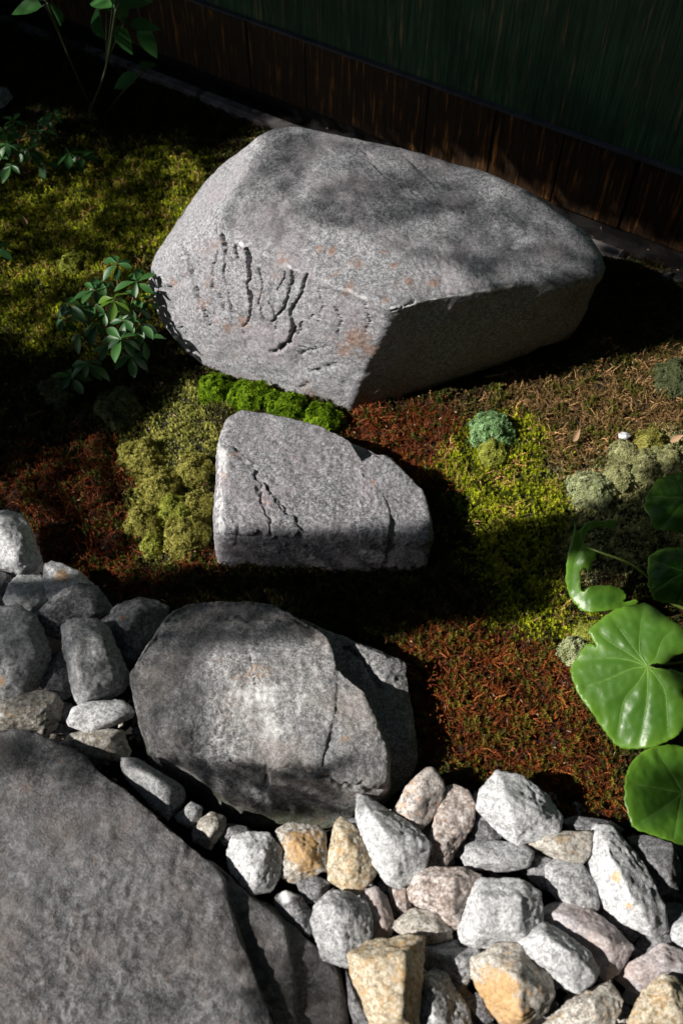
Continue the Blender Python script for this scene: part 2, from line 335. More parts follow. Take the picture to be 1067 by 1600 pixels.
# --- stepping stone in the middle
mt = U([(350, 655, .112), (383, 639, .112), (440, 654, .112), (500, 664, .106), (560, 697, .10), (600, 716, .1), (657, 766, .09), (669, 815, .08), (667, 842, .074), (500, 832, .097), (352, 826, .103), (337, 700, .09), (333, 825, .08)])
mb = U([(333, 800, .03), (338, 889, -.02), (400, 898, -.02), (500, 903, -.02), (600, 910, -.02), (668, 909, -.02), (673, 862, .02)]) + drop(mt[:7], -.03, .99)
def mfn(P, N, q):
    face = ((c0 - P) * N).sum(1) > 0
    qq = q + np.stack([n2(P[:, 0], P[:, 1], 50, 3, k) * 8 for k in (1., 9.)], -1)
    e = -.0 * sstep(0, 6, np.where(inpoly(qq, [(536, 676), (590, 698), (608, 713), (590, 717), (566, 734), (556, 712)]), segdist(qq, [(536, 676), (608, 713), (566, 734), (556, 712)], True), 0))
    led = [(350, 698), (366, 703), (390, 722), (402, 745), (420, 770), (452, 805), (470, 835), (350, 835)]
    e += .005 * inpoly(qq, led) + .004 * inpoly(qq, [(565, 730), (600, 710), (700, 780), (680, 850), (560, 850)])
    for L, wd, dp in [([(366, 703), (400, 740), (440, 800)], 2., .004), ([(405, 760), (415, 800), (425, 830)], 2., .005), ([(420, 655), (415, 680), (445, 700)], 2, .003), ([(375, 828), (365, 860)], 2.4, .004)]: e -= dp * np.exp(-(segdist(qq, L) / wd) ** 2)
    rust = np.zeros(len(P))
    for x, y, r, s in [(365, 715, 12, .45), (420, 785, 12, .5), (425, 810, 8, .35), (583, 755, 6, .7), (355, 745, 8, .5)]: rust = np.maximum(rust, s * np.exp(-((q[:, 0] - x) ** 2 + (q[:, 1] - y) ** 2) / r ** 2))
    pale = .55 * np.exp(-(segdist(qq, [(345, 660), (343, 830)]) / 7) ** 2) + .45 * np.exp(-(segdist(qq, [(355, 710), (360, 760)]) / 7) ** 2)
    return e * face, {'rust': rust * face, 'pale': pale * face}
m1 = U([(350, 655, .112), (383, 639, .112), (440, 654, .112), (500, 664, .106), (548, 688, .101), (567, 729, .10), (610, 800, .095), (606, 834, .09), (500, 832, .097), (352, 826, .103), (337, 700, .09), (333, 825, .08), (333, 800, .03), (338, 889, -.02), (400, 898, -.02), (500, 903, -.02), (600, 910, -.02)])
m1 += drop(m1[:6], -.03, .99)
m2 = U([(440, 800, .097), (568, 732, .1), (580, 712, .1), (602, 712, .1), (659, 765, .09), (671, 815, .08), (669, 842, .074), (500, 832, .096), (470, 903, -.02), (600, 910, -.02), (670, 910, -.02), (675, 862, .02)]); m2 += drop(m2[1:6], -.03, .99)
m3 = U([(500, 672, .075), (545, 690, .075), (577, 703, .07), (608, 718, .065), (600, 800, .06), (480, 800, .06), (500, 690, -.02), (620, 740, -.02), (600, 880, -.02), (480, 880, -.02)])
P, f, a = rock([m1, m2, m3], 7, 80, ((.0045, 8), (.0016, 30), (.0010, 110)), cen=un(500, 800, .03), bias=.5, seed=2, fn=mfn, warp=.016)
put_rock('stepping_stone', P, f, a, M['mid'], 'flat-topped grey stone with a V-shaped chip in its edge, just below the boulder', 'stone')

# --- lower stone: upper mass and a lower shelf on its right
la = U([(267, 953, .098), (294, 939, .10), (428, 943, .108), (488, 974, .11), (514, 996, .112), (526, 1044, .114), (522, 1120, .113), (500, 1200, .112),
        (330, 1192, .104), (250, 1150, .092), (200, 1049, .080), (222, 1012, .09), (213, 1112, .06)])
lb = U([(224, 1192, -.01), (270, 1226, -.02), (330, 1270, -.03), (380, 1290, -.03), (470, 1295, -.03), (520, 1294, -.03)]) + drop(la[:7], -.04, .99)
la2 = U([(400, 1072, .108), (545, 1062, .112), (568, 1080, .113), (584, 1130, .11), (606, 1162, .10), (603, 1224, .08), (520, 1216, .104), (420, 1214, .106)])
lb2 = U([(420, 1290, -.03), (530, 1294, -.03), (606, 1250, -.02), (612, 1180, -.02)])
lc = U([(470, 962, .072), (545, 1000, .078), (604, 1024, .074), (636, 1034, .055), (628, 1110, .048), (634, 1168, .034), (655, 1190, .018), (645, 1215, -.01), (606, 1252, -.02), (500, 1230, .0), (430, 1100, .07)])
lc += drop(lc[:6], -.04, 1.)
def lfn(P, N, q):
    face = ((c0 - P) * N).sum(1) > 0
    qq = q + np.stack([n2(P[:, 0], P[:, 1], 40, 3, k) * 9 for k in (1., 9.)], -1); e = np.zeros(len(P))
    e -= .006 * inpoly(qq, [(250, 940), (440, 940), (500, 970), (500, 985), (420, 965), (330, 968), (280, 1000), (200, 1040)])
    for L, wd, dp in [([(545, 1010), (575, 1040), (590, 1075)], 5., .010), ([(303, 1130), (302, 1160), (300, 1180)], 1.8, .004), ([(360, 1190), (420, 1205), (470, 1195), (540, 1230), (600, 1225)], 3., .006), ([(420, 1195), (415, 1220)], 2., .005), ([(500, 1080), (525, 1068)], 2.5, .004)]: e -= dp * np.exp(-(segdist(qq, L) / wd) ** 2)
    pale = np.exp(-((q[:, 0] - 420) / 105) ** 4 - ((q[:, 1] - 1110) / 70) ** 2) * (.52 + .35 * fbm(P * 22, 3))  # paler towards the middle of the top
    pale = np.maximum(pale, .9 * np.exp(-(segdist(qq, [(456, 1256), (458, 1275)]) / 3) ** 2)); rust = .45 * np.exp(-((q[:, 0] - 410) / 80) ** 2 - ((q[:, 1] - 1050) / 25) ** 2)
    for x, y, r, s in [(540, 1155, 10, .6), (500, 1215, 10, .5), (497, 1285, 20, .6)]: rust = np.maximum(rust, s * np.exp(-((q[:, 0] - x) ** 2 + (q[:, 1] - y) ** 2) / r ** 2))
    return e * face, {'rust': rust * face, 'pale': pale * face}
P, f, a = rock([la + lb, la2 + lb2, lc], 7, 90, ((.0065, 7), (.0018, 26), (.0010, 95)), cen=un(470, 1110, .01), bias=.5, seed=3, fn=lfn)
put_rock('stepping_stone', P, f, a, M['low'], 'broad rounded grey stone with a pale top, touching the gravel', 'stone')

# --- foreground slab in three layers stepping down to the right
s1 = U([(-220, 1160, .088), (0, 1146, .095), (60, 1147, .095), (130, 1178, .095), (200, 1243, .095), (290, 1312, .092), (338, 1356, .091), (362, 1420, .091), (388, 1500, .090), (428, 1610, .090), (470, 1800, .088), (-220, 1800, .088)]); s1 += drop(s1, -.03, 1.)
s2 = U([(100, 1200, .058), (345, 1352, .066), (402, 1406, .066), (442, 1442, .065), (455, 1500, .064), (458, 1620, .064), (470, 1800, .062), (0, 1800, .062)]); s2 += drop(s2, -.03, 1.)
s3 = U([(300, 1330, .03), (402, 1402, .04), (480, 1470, .043), (530, 1520, .042), (547, 1600, .04), (560, 1800, .04), (0, 1800, .04), (100, 1300, .025)]); s3 += drop(s3, -.03, 1.)
def sfn(P, N, q):
    face = ((c0 - P) * N).sum(1) > 0; e = .004 * fbm(P * np.array([14, 14, 30]), 3)
    qq = q + n2(P[:, 0], P[:, 1], 40, 3)[:, None] * 8
    for x, y, r, h in [(30, 1165, 40, .012), (105, 1195, 34, .010), (75, 1215, 26, -.010), (20, 1230, 22, -.006), (60, 1290, 60, .006)]: e += h * np.exp(-((qq[:, 0] - x) ** 2 + (qq[:, 1] - y) ** 2) / r ** 2)
    return e, {'rust': .12 * np.ones(len(P)), 'pale': .5 * np.exp(-((q[:, 0] - 140) / 14) ** 2 - ((q[:, 1] - 1237) / 9) ** 2)}
P, f, a = rock([s1, s2, s3], 7, 90, ((.005, 6), (.002, 24), (.0013, 70)), cen=un(250, 1560, .03), bias=.35, warp=.02, seed=4, fn=sfn)
put_rock('stone_slab', P, f, a, M['slab'], 'wide dark flat slab filling the lower left corner, its right edge stepping down in layers', 'slab')

# --- crushed stones of the gravel bed: (outline, centre height, material, label, options)
GR = [
 ([(562,1250),(576,1251),(613,1271),(640,1292),(668,1318),(657,1361),(623,1383),(602,1375),(587,1337),(563,1306)], .06, 'white', 'pale grey kite-shaped stone with a pointed top corner, beside the yellow stone', dict(ridge=[(600,1300,.6),(630,1330,.5),(615,1360,.4)])),
 ([(524,1293),(534,1281),(552,1295),(575,1325),(590,1356),(573,1379),(552,1398),(516,1372),(513,1356),(521,1322)], .05, 'orange', 'ochre yellow stone with a pointed top, in front of the lower stone', {}),
 ([(663,1204),(673,1201),(692,1225),(686,1259),(657,1295),(639,1285),(613,1271),(636,1232)], .055, 'pink', 'slanting peach stone with a lit left face, leaning on the lower stone', dict(ridge=[(660,1215,.3),(652,1250,.6),(640,1268,.5)])),
 ([(695,1234),(710,1231),(728,1240),(740,1261),(736,1288),(710,1327),(694,1353),(663,1351),(668,1327),(689,1285),(690,1246)], .045, 'brown', 'tall mottled brown and white stone right of the slanting peach stone', {}),
 ([(778,1210),(813,1215),(853,1245),(873,1275),(868,1297),(828,1307),(810,1318),(783,1300),(750,1265),(755,1240)], .065, 'white', 'biggest white speckled stone, topmost of the gravel against the moss', dict(ridge=[(790,1240,.6),(800,1280,.6),(840,1270,.4)])),
 ([(735,1290),(742,1240),(752,1245),(785,1300),(775,1322),(735,1320)], .03, 'dark', 'dark brownish stone tucked behind the biggest white stone', {}),
 ([(733,1320),(753,1314),(813,1317),(828,1332),(823,1353),(793,1360),(733,1358),(725,1340)], .052, 'grey', 'flat oblong grey stone lying under the biggest white stone', {}),
 ([(823,1317),(858,1302),(923,1300),(918,1335),(908,1350),(883,1349),(853,1332)], .055, 'tan', 'tan stone with orange stains left of the long pale wedge', {}),
 ([(873,1285),(900,1276),(950,1283),(970,1296),(955,1312),(900,1308)], .035, 'dark', 'dark stone half hidden behind the tan orange-stained stone', {}),
 ([(828,1335),(863,1345),(858,1360),(860,1392),(845,1385),(825,1370)], .035, 'dark', 'small dark stone between the flat oblong and the rounded grey stone', {}),
 ([(853,1355),(868,1346),(908,1352),(928,1385),(933,1420),(913,1422),(878,1410),(858,1390)], .05, 'grey', 'rounded grey stone with a white left edge, left of the long pale wedge', dict(ridge=[(872,1370,.5),(880,1400,.4),(910,1390,.4)])),
 ([(923,1310),(933,1295),(958,1300),(998,1345),(1033,1410),(1038,1450),(1013,1457),(973,1435),(943,1410),(920,1370)], .06, 'white', 'long pale wedge-shaped stone with an orange rust spot', dict(rust=[(963,1371,9,1.5),(983,1413,7,1.1)], ridge=[(950,1330,.5),(985,1400,.6),(1010,1440,.4),(975,1345,.35)])),
 ([(983,1310),(1013,1309),(1048,1320),(1062,1355),(1058,1390),(1033,1395),(998,1350)], .04, 'dark', 'dark grey stone in the shade of the lowest leaf', {}),
 ([(1033,1410),(1067,1415),(1080,1440),(1048,1458),(1036,1456)], .03, 'dark', 'dark stone at the foot of the long pale wedge', {}),
 ([(1046,1450),(1067,1432),(1085,1450),(1080,1480),(1063,1480),(1050,1468)], .05, 'white', 'small pale stone cut by the right edge of the photo', {}),
 ([(645,1370),(678,1358),(718,1359),(748,1370),(746,1390),(726,1420),(718,1445),(703,1449),(668,1425),(645,1405),(640,1385)], .055, 'brown', 'reddish brown and white mottled stone left of the white block', {}),
 ([(733,1390),(753,1376),(813,1380),(838,1398),(843,1440),(833,1470),(813,1477),(743,1476),(722,1468),(723,1445)], .065, 'white', 'squarish white speckled block in the middle of the gravel', dict(ridge=[(750,1400,.55),(815,1402,.55),(810,1455,.5),(745,1455,.5)])),
 ([(845,1430),(873,1415),(903,1415),(958,1450),(983,1480),(968,1505),(943,1528),(928,1500),(883,1465)], .05, 'purple', 'long mauve stone with a pinkish top right of the white blocks', dict(ridge=[(880,1430,.5),(950,1470,.5),(960,1490,.3)])),
 ([(815,1475),(833,1455),(853,1445),(883,1460),(918,1490),(930,1510),(928,1525),(903,1548),(883,1540),(833,1495)], .08, 'white', 'white angular block lying across the mauve stone', dict(ridge=[(850,1462,.5),(895,1490,.6),(870,1515,.5),(890,1530,.4)])),
 ([(743,1500),(778,1480),(813,1480),(853,1520),(860,1550),(848,1580),(813,1600),(783,1595),(753,1550),(740,1525)], .065, 'tan', 'two-tone cube with a grey top and a rusty orange front', dict(rust=[(775,1560,38,1.2),(800,1590,25,1.)], ridge=[(770,1498,.4),(808,1530,.7),(790,1528,.6),(815,1585,.5)])),
 ([(548,1495),(578,1477),(633,1465),(658,1472),(656,1510),(651,1550),(648,1605),(588,1608),(573,1570),(555,1530)], .085, 'orange', 'largest orange and cream block at the bottom edge of the photo', dict(ridge=[(570,1500,.5),(632,1490,.6),(628,1590,.6),(590,1580,.4)])),
 ([(615,1445),(648,1420),(678,1428),(700,1450),(703,1468),(658,1475),(628,1460)], .05, 'tan', 'tan wedge peeping out behind the largest orange block', {}),
 ([(658,1480),(718,1471),(748,1485),(750,1500),(733,1525),(718,1545),(683,1515),(653,1505)], .045, 'grey', 'grey stone between the largest orange block and the two-tone cube', {}),
 ([(662,1527),(678,1517),(698,1525),(728,1575),(735,1612),(655,1612)], .06, 'grey', 'grey wedge with a lit ridge at the bottom edge, right of the orange block', dict(ridge=[(672,1540,.6),(680,1590,.6)])),
 ([(723,1565),(748,1552),(763,1570),(770,1592),(753,1602),(733,1592)], .035, 'dark', 'small dark round stone left of the two-tone cube at the bottom', {}),
 ([(490,1440),(497,1415),(516,1396),(545,1397),(568,1411),(577,1438),(576,1475),(545,1506),(505,1492)], .065, 'grey', 'rounded light grey stone at the right edge of the dark slab', dict(ridge=[(520,1415,.55),(545,1425,.5),(530,1460,.5)])),
 ([(563,1396),(587,1388),(605,1406),(613,1440),(610,1459),(589,1469),(579,1466),(572,1430)], .045, 'purple', 'narrow mauve stone right of the rounded light grey stone', {}),
 ([(608,1385),(635,1380),(645,1405),(640,1432),(615,1430)], .03, 'brown', 'dark brown stone in the gap left of the reddish mottled stone', {}),
 ([(190,1190),(215,1187),(240,1203),(283,1230),(286,1245),(275,1265),(260,1278),(235,1255),(200,1215)], .055, 'grey', 'oblong grey stone wedged between the slab and the lower stone', dict(ridge=[(210,1197,.4),(268,1230,.5),(262,1258,.4)])),
 ([(275,1276),(299,1254),(316,1263),(312,1281),(298,1293),(279,1284)], .045, 'grey', 'small smooth grey stone below the wedged oblong stone', {}),
 ([(303,1295),(313,1281),(332,1270),(351,1279),(350,1294),(329,1326),(303,1313)], .045, 'tan', 'small brown and white stone in the gap along the slab', {}),
 ([(345,1300),(353,1287),(382,1292),(400,1304),(370,1325),(347,1318)], .03, 'dark', 'small dark stone behind the white oval stone', {}),
 ([(357,1334),(366,1310),(387,1304),(418,1305),(436,1331),(434,1368),(421,1389),(397,1394),(379,1381),(361,1357)], .06, 'white', 'white oval stone between the slab and the two-tone orange stone', dict(ridge=[(385,1325,.5),(415,1330,.5),(400,1370,.5)])),
 ([(434,1300),(450,1289),(492,1292),(505,1305),(508,1357),(463,1376),(442,1368),(437,1331)], .05, 'tan', 'stone with a grey rim and an orange front, below the lower stone', dict(rust=[(470,1325,24,1.3),(485,1345,18,1.1)])),
 ([(466,1381),(492,1368),(515,1381),(502,1410),(476,1410)], .035, 'dark', 'small dark stone under the ochre yellow stone', {}),
 ([(429,1411),(434,1401),(447,1392),(468,1401),(481,1419),(494,1453),(481,1461),(447,1434)], .04, 'dark', 'dark stone with one white corner lying along the slab edge', dict(pale=[(447,1400,12,1.2)])),
 ([(-30,815),(0,806),(16,803),(31,807),(42,821),(59,861),(60,874),(52,887),(31,896),(0,884),(-30,875)], .06, 'white', 'white speckled stone alone at the left edge beside the red moss', dict(ridge=[(0,825,.5),(35,835,.5),(30,875,.5)])),
 ([(72,884),(82,879),(100,883),(125,897),(150,920),(140,938),(100,938),(78,938),(72,915)], .05, 'white', 'bright white stone with an orange stain, topmost of the left cluster', dict(rust=[(98,900,13,1.2)], ridge=[(85,890,.3),(118,912,.5)])),
 ([(55,962),(75,945),(100,925),(125,915),(150,920),(165,945),(168,958),(150,975),(120,990),(95,996),(70,985),(57,970)], .065, 'dark', 'dark speckled stone in front of the orange-stained white stone', {}),
 ([(8,935),(16,915),(27,902),(68,901),(73,940),(62,955),(40,962),(15,955)], .045, 'white', 'white flat stone half in round shade, left of the orange-stained stone', {}),
 ([(-20,890),(0,894),(18,900),(16,918),(5,932),(-20,930)], .04, 'dark', 'dark stone at the left edge under the lone white stone', {}),
 ([(-20,932),(5,933),(12,950),(0,956),(-20,955)], .04, 'dark', 'small dark stone at the left edge above the large grey one', {}),
 ([(-35,960),(0,956),(30,955),(55,968),(65,990),(75,1020),(70,1045),(50,1080),(25,1100),(0,1105),(-30,1100)], .07, 'grey', 'large rounded grey stone at the left edge of the photo', dict(rust=[(2,1065,14,.9)])),
 ([(101,985),(110,974),(150,974),(168,985),(173,1010),(175,1030),(194,1045),(202,1060),(189,1077),(142,1098),(129,1103),(122,1092),(118,1056),(102,1011)], .075, 'grey', 'tall upright grey block with a bright left edge', dict(ridge=[(115,1000,.55),(160,995,.6),(128,1060,.6),(140,1085,.5),(180,1060,.5)])),
 ([(157,975),(184,950),(218,937),(245,943),(260,955),(257,970),(232,995),(218,1020),(202,1036),(184,1025),(172,1005),(165,985)], .05, 'dark', 'dark grey stone with a tiny orange dot, touching the lower stone', dict(rust=[(193,966,4,1.6)], ridge=[(218,950,.5),(200,985,.5)])),
 ([(65,1065),(79,1032),(92,1019),(105,1024),(115,1042),(118,1077),(100,1092),(75,1085)], .04, 'dark', 'dark mauve stone behind the tall upright block', {}),
 ([(-30,1108),(0,1105),(34,1095),(58,1080),(84,1087),(94,1100),(89,1124),(66,1137),(0,1145),(-30,1140)], .055, 'tan', 'pale stone with a cream left end against the top of the slab', dict(ridge=[(10,1118,.5),(75,1105,.5)])),
 ([(109,1125),(118,1105),(144,1098),(189,1095),(207,1113),(205,1121),(178,1134),(136,1143),(113,1133)], .06, 'white', 'flat white pebble-like stone under the tall upright block', {}),
 ([(97,1163),(118,1147),(157,1141),(189,1142),(202,1174),(192,1189),(157,1184),(126,1171)], .045, 'tan', 'cream and grey stone under the flat white one, above the slab', dict(ridge=[(130,1152,.4),(172,1152,.5),(168,1172,.4)])),
 ([(90,1098),(112,1100),(110,1132),(92,1128)], .02, 'dark', 'dark stone deep in the gap left of the flat white stone', {}),
 ([(965,1527),(986,1506),(1034,1478),(1067,1490),(1085,1510),(1070,1530),(1039,1527),(997,1553)], .05, 'purple', 'mauve grey stone at the right edge below the long pale wedge', dict(ridge=[(1000,1520,.4),(1040,1500,.5)])),
 ([(982,1612),(992,1580),(1005,1548),(1034,1527),(1055,1530),(1075,1560),(1080,1612)], .075, 'orange', 'rusty orange and brown stone in the lower right corner', {}),
 ([(845,1608),(892,1564),(926,1543),(950,1537),(968,1564),(966,1580),(950,1608)], .06, 'tan', 'tan angular stone at the bottom edge left of the rusty corner stone', dict(ridge=[(925,1560,.5),(930,1590,.5),(890,1580,.3)])),
 ([(1010,1455),(1045,1460),(1060,1480),(1030,1480),(1000,1500),(985,1490)], .02, 'dark', 'dark stone in the gap under the long pale wedge', {}),
 ([(700,1455),(722,1470),(740,1480),(720,1472),(700,1470)], .03, 'dark', '', {}),
 ([(540,1515),(556,1545),(575,1580),(585,1612),(555,1612),(545,1570)], .03, 'dark', 'dark stone between the slab and the largest orange block', {}),
 ([(930,1400),(945,1415),(985,1445),(1000,1460),(985,1470),(945,1440)], .02, 'dark', 'dark stone showing in the gap left of the long pale wedge', {}),
 ([(600,1380),(630,1384),(650,1360),(668,1352),(690,1355),(650,1368),(640,1384),(610,1395)], .02, 'dark', '', {}),
 ([(780,1550),(850,1585),(845,1612),(790,1612)], .03, 'grey', '', {}),
]
def gstone(poly, zc, opt, seed):
    r_ = np.random.default_rng(100 + seed); q = np.array(poly, float); cen = q.mean(0)
    A = .5 * abs(np.dot(q[:, 0], np.roll(q[:, 1], 1)) - np.dot(q[:, 1], np.roll(q[:, 0], 1)))
    Cw = un(cen[0], cen[1], zc); vd = Cw - c0; vd /= np.linalg.norm(vd); n = -vd * .8 + np.array([0, 0, .35]); n /= np.linalg.norm(n)
    def on(px, py, k=0.0):
        d = ray(px, py); t = ((Cw + n * k - c0) @ n) / (d @ n); return c0 + d * t
    size = math.sqrt(A / math.pi) * np.linalg.norm(Cw - c0) / F
    pts = [on(x, y, r_.uniform(-.22, .15) * size) for x, y in cen + (q - cen) * 1.14]
    rd = opt.get('ridge')
    if rd: pts += [on(x, y, k * size * 1.1) for x, y, k in rd]
    else:
        for i in r_.permutation(len(q))[:4]:
            x, y = cen + (q[i] - cen) * r_.uniform(.35, .68); pts.append(on(x, y, r_.uniform(.35, .6) * size))
    for i in r_.permutation(len(q))[:6]:
        x, y = cen + (q[i] - cen) * .75; pts.append(on(x, y, -r_.uniform(.5, .8) * size))
    def fn(P, N, qp):
        at = {'rust': np.zeros(len(P)), 'pale': np.zeros(len(P))}
        for k in at:
            for x, y, r, s in opt.get(k, []): at[k] = np.maximum(at[k], s * np.exp(-((qp[:, 0] - x) ** 2 + (qp[:, 1] - y) ** 2) / r ** 2))
        return np.zeros(len(P)), at
    return rock([pts], 5 if A > 4500 else 4, 90, ((.045 * size, 1.3 / size), (.022 * size, 3. / size), (.020 * size, 8 / size), (.0008, 150)), cen=np.mean(pts, 0), bias=.2, seed=seed, fn=fn)
GRAVEL = []; GHULL = []
for i, (poly, zc, mt_, lab, opt) in enumerate(GR):
    if not lab: continue
    P, f, a = gstone(poly, zc, opt, i)
    GHULL.append(P[::max(1, len(P) // 160)])
    GRAVEL.append(put_rock('crushed_stone', P, f, a, M[mt_], lab, 'stone', 'crushed stones of the gravel bed'))

# small stones deep between the others
used = set(); fills = []; r_f = np.random.default_rng(21); tries = 0
while len(fills) < 60 and tries < 4000:
    tries += 1; px, py = (r_f.uniform(540, 1060), r_f.uniform(1240, 1595)) if tries % 4 else (r_f.uniform(5, 230), r_f.uniform(900, 1180))
    if any(inpoly(np.array([[px, py]]), g[0])[0] and segdist(np.array([[px, py]]), g[0], True)[0] > 9 for g in GR) or any(math.hypot(px - a_, py - b_) < 26 for a_, b_ in fills): continue
    if inpoly(np.array([[px, py]]), [(640, 1190), (980, 1290), (1100, 1310), (1100, 1150), (640, 1150)])[0] or inpoly(np.array([[px, py]]), [(50, 780), (60, 880), (280, 950), (300, 780)])[0] or inpoly(np.array([[px, py]]), [(-10, 1145), (130, 1175), (345, 1352), (550, 1560), (550, 1610), (-10, 1610)])[0]: continue
    if inpoly(np.array([[px, py]]), [(205, 1050), (275, 955), (490, 975), (650, 1190), (530, 1290), (330, 1265)])[0]: continue
    k = ('grey', 'dark', 'white', 'dark', 'tan', 'grey')[len(fills) % 6]; lab = None
    for g in sorted((g for g in GR if g[3]), key=lambda g: math.hypot(*(np.mean(g[0], 0) - (px, py))))[:3]:
        nm = g[3]
        for cut in (' with ', ' beside', ' in ', ' leaning', ' right of', ' left of', ' lying', ' at ', ' tucked', ' between', ' cut', ' under', ' behind', ' peeping', ' showing', ',', ' wedged', ' below', ' alone', ' half', ' touching', ' against', ' deep', ' across', ' above'): nm = nm.split(cut)[0]
        if nm.split()[-1] not in ('stone', 'block', 'cube', 'wedge') or len(nm.split()) < 3: continue
        cand = 'small %s chip filling the gap beside the %s' % ({'dark': 'dark', 'tan': 'tan', 'white': 'white', 'grey': 'grey'}[k], nm)
        if cand not in used: lab = cand; used.add(cand); break
    if not lab: continue
    fills.append((px, py)); rad = r_f.uniform(18, 30); th = np.sort(r_f.uniform(0, 6.28, 7)); poly = [(px + rad * math.cos(t_), py + rad * .8 * math.sin(t_)) for t_ in th]
    P, f, a = gstone(poly, -.006, {}, 300 + len(fills)); put_rock('filler_stone', P, f, a, M[k], lab, 'stone', 'small stones filling the gravel gaps')
# grit between the stones
v1, f1 = ico(1); vs, fs = [], []; ng = 0
while ng < 700:
    px, py = (r_f.uniform(520, 1090), r_f.uniform(1225, 1610)) if r_f.random() < .72 else (r_f.uniform(-20, 260), r_f.uniform(870, 1290))
    if inpoly(np.array([[px, py]]), [(660, 1200), (980, 1290), (1100, 1310), (1100, 1150)])[0] or inpoly(np.array([[px, py]]), [(50, 780), (75, 885), (270, 955), (300, 780)])[0]: continue
    c_ = un(px, py, -.034); sz_ = r_f.uniform(.002, .008) ; dv_ = v1 * (1 + r_f.uniform(-.35, .35, v1.shape)) * np.array([1, r_f.uniform(.6, 1), .6]) * sz_
    vs.append(dv_ + c_ + np.array([0, 0, sz_ * .4])); fs.append(f1 + ng * len(v1)); ng += 1
tag(obj('grit', mesh_np('grit', np.concatenate(vs), np.concatenate(fs), False), M['tan']), 'fine crushed grit in the gaps between the gravel stones', 'grit', kind='stuff')
# ------------------------------------------------------------------ ground
GBORD = [(-300, 760), (20, 792), (55, 830), (75, 880), (150, 905), (205, 935), (262, 950), (300, 1000), (500, 1150), (640, 1195), (700, 1225), (760, 1225), (860, 1262), (925, 1290), (1000, 1305), (1150, 1320), (1600, 1500), (1400, 3000), (-1000, 3000), (-900, 800)]
CUSH = [  # px, py, radius px, height m, type, label
 (765, 668, 32, .035, 'mint', 'bright mint green moss cushion standing alone right of the stepping stone'),
 (768, 705, 22, .020, 'lime', 'small yellow-green moss cushion just below the mint one'),
 (920, 757, 30, .030, 'pale', 'palest silvery moss cushion at the shade edge, left of the leaf'),
 (966, 735, 28, .026, 'silver', 'olive silver moss cushion right of the palest one'),
 (1003, 722, 24, .026, 'silver', 'rounded silver moss cushion left of the upper leaf'),
 (1012, 688, 22, .022, 'olive', 'olive moss cushion behind the silver ones, near the white pebble'),
 (972, 703, 18, .020, 'silver', 'small silver moss cushion just below the white pebble'),
 (1040, 712, 24, .020, 'silver', 'silver moss cushion partly behind the upper leaf'),
 (1050, 592, 28, .030, 'dark', 'grey-green moss cushion at the right edge by the straw moss'),
 (184, 632, 34, .034, 'dark', 'dark green moss cushion in shade below the leafy shrub'),
 (92, 608, 28, .030, 'dark', 'dark grey-green moss cushion left of the lowest shrub leaves'),
 (222, 712, 34, .030, 'olive', 'olive moss cushion at the left border of the red moss'),
 (252, 757, 30, .030, 'olive', 'rounded olive moss cushion halfway down the olive patch'),
 (275, 798, 28, .032, 'lime', 'yellow-green moss cushion left of the stepping stone front'),
 (312, 792, 28, .030, 'olive', 'olive moss cushion touching the left side of the stepping stone'),
 (226, 812, 27, .028, 'olive', 'olive moss cushion lowest at the red moss border'),
 (292, 835, 32, .032, 'olive', 'broad olive moss cushion at the bottom of the olive patch'),
 (240, 850, 16, .020, 'lime', 'tiny yellow-green moss cushion at the bottom left of the olive patch'),
 (305, 735, 26, .026, 'olive', 'olive moss cushion beside the upper left of the stepping stone'),
 (338, 602, 25, .032, 'vivid', 'vivid green moss tuft furthest left under the boulder'),
 (392, 620, 30, .034, 'vivid', 'vivid green moss tuft second from the left under the boulder'),
 (452, 640, 27, .034, 'vivid', 'vivid green moss tuft in the gap above the stepping stone'),
 (503, 655, 27, .032, 'vivid', 'vivid green moss tuft at the foot of the boulder corner'),
 (427, 630, 18, .026, 'vivid', 'small vivid green moss tuft among the row under the boulder'),
 (897, 1015, 24, .026, 'pale', 'pale green moss cushion left of the big round leaf'),
 (918, 985, 20, .022, 'lime', 'yellow-green moss cushion above the pale one, beside the big round leaf'),
 (112, 412, 16, .024, 'lime', 'small yellow-green moss cushion in the sunlit moss above the shrub'),
 (160, 452, 30, .028, 'olive', 'olive moss cushion behind the leafy shrub'),
]
def ground_z(x, y):
    z = .012 * n2(x, y, 3.1, 2, 2.) + .009 * n2(x, y, 11, 3, 5.) + .006 * np.abs(n2(x, y, 34, 2, 7.)) - .006
    q = pr(np.stack([x, y, np.zeros_like(x)], -1)); qq = q + np.stack([n2(x, y, 12, 2, 3.) * 10, n2(x, y, 12, 2, 8.) * 10], -1)
    near = (y > -.4) & (y < 4)
    gi = inpoly(qq, GBORD) & near
    dist = np.where(near, segdist(q, GBORD[:17]), 999)
    s = np.where(gi, 1, 0) * sstep(-2, 22, dist); z = z * (1 - .8 * s) - .05 * s
    return z, q, (gi | (y < .2))
dx = np.concatenate([-np.geomspace(30, 1.75, 12), np.arange(-1.7, 1.7, .012), np.geomspace(1.75, 30, 12)])
dy = np.concatenate([-np.geomspace(30, .2, 14), np.arange(-.1, 3.5, .012), np.geomspace(3.6, 30, 12)])
X, Y = np.meshgrid(dx, dy); x, y = X.ravel(), Y.ravel(); z, _, _ = ground_z(x, y)
nx, ny = len(dx), len(dy); I = np.arange(nx * ny).reshape(ny, nx)
quads = np.stack([I[:-1, :-1], I[:-1, 1:], I[1:, 1:], I[1:, :-1]], -1).reshape(-1, 4)
tag(obj('ground', mesh_np('ground', np.stack([x, y, z], -1), quads), M['soil']), kind='structure')

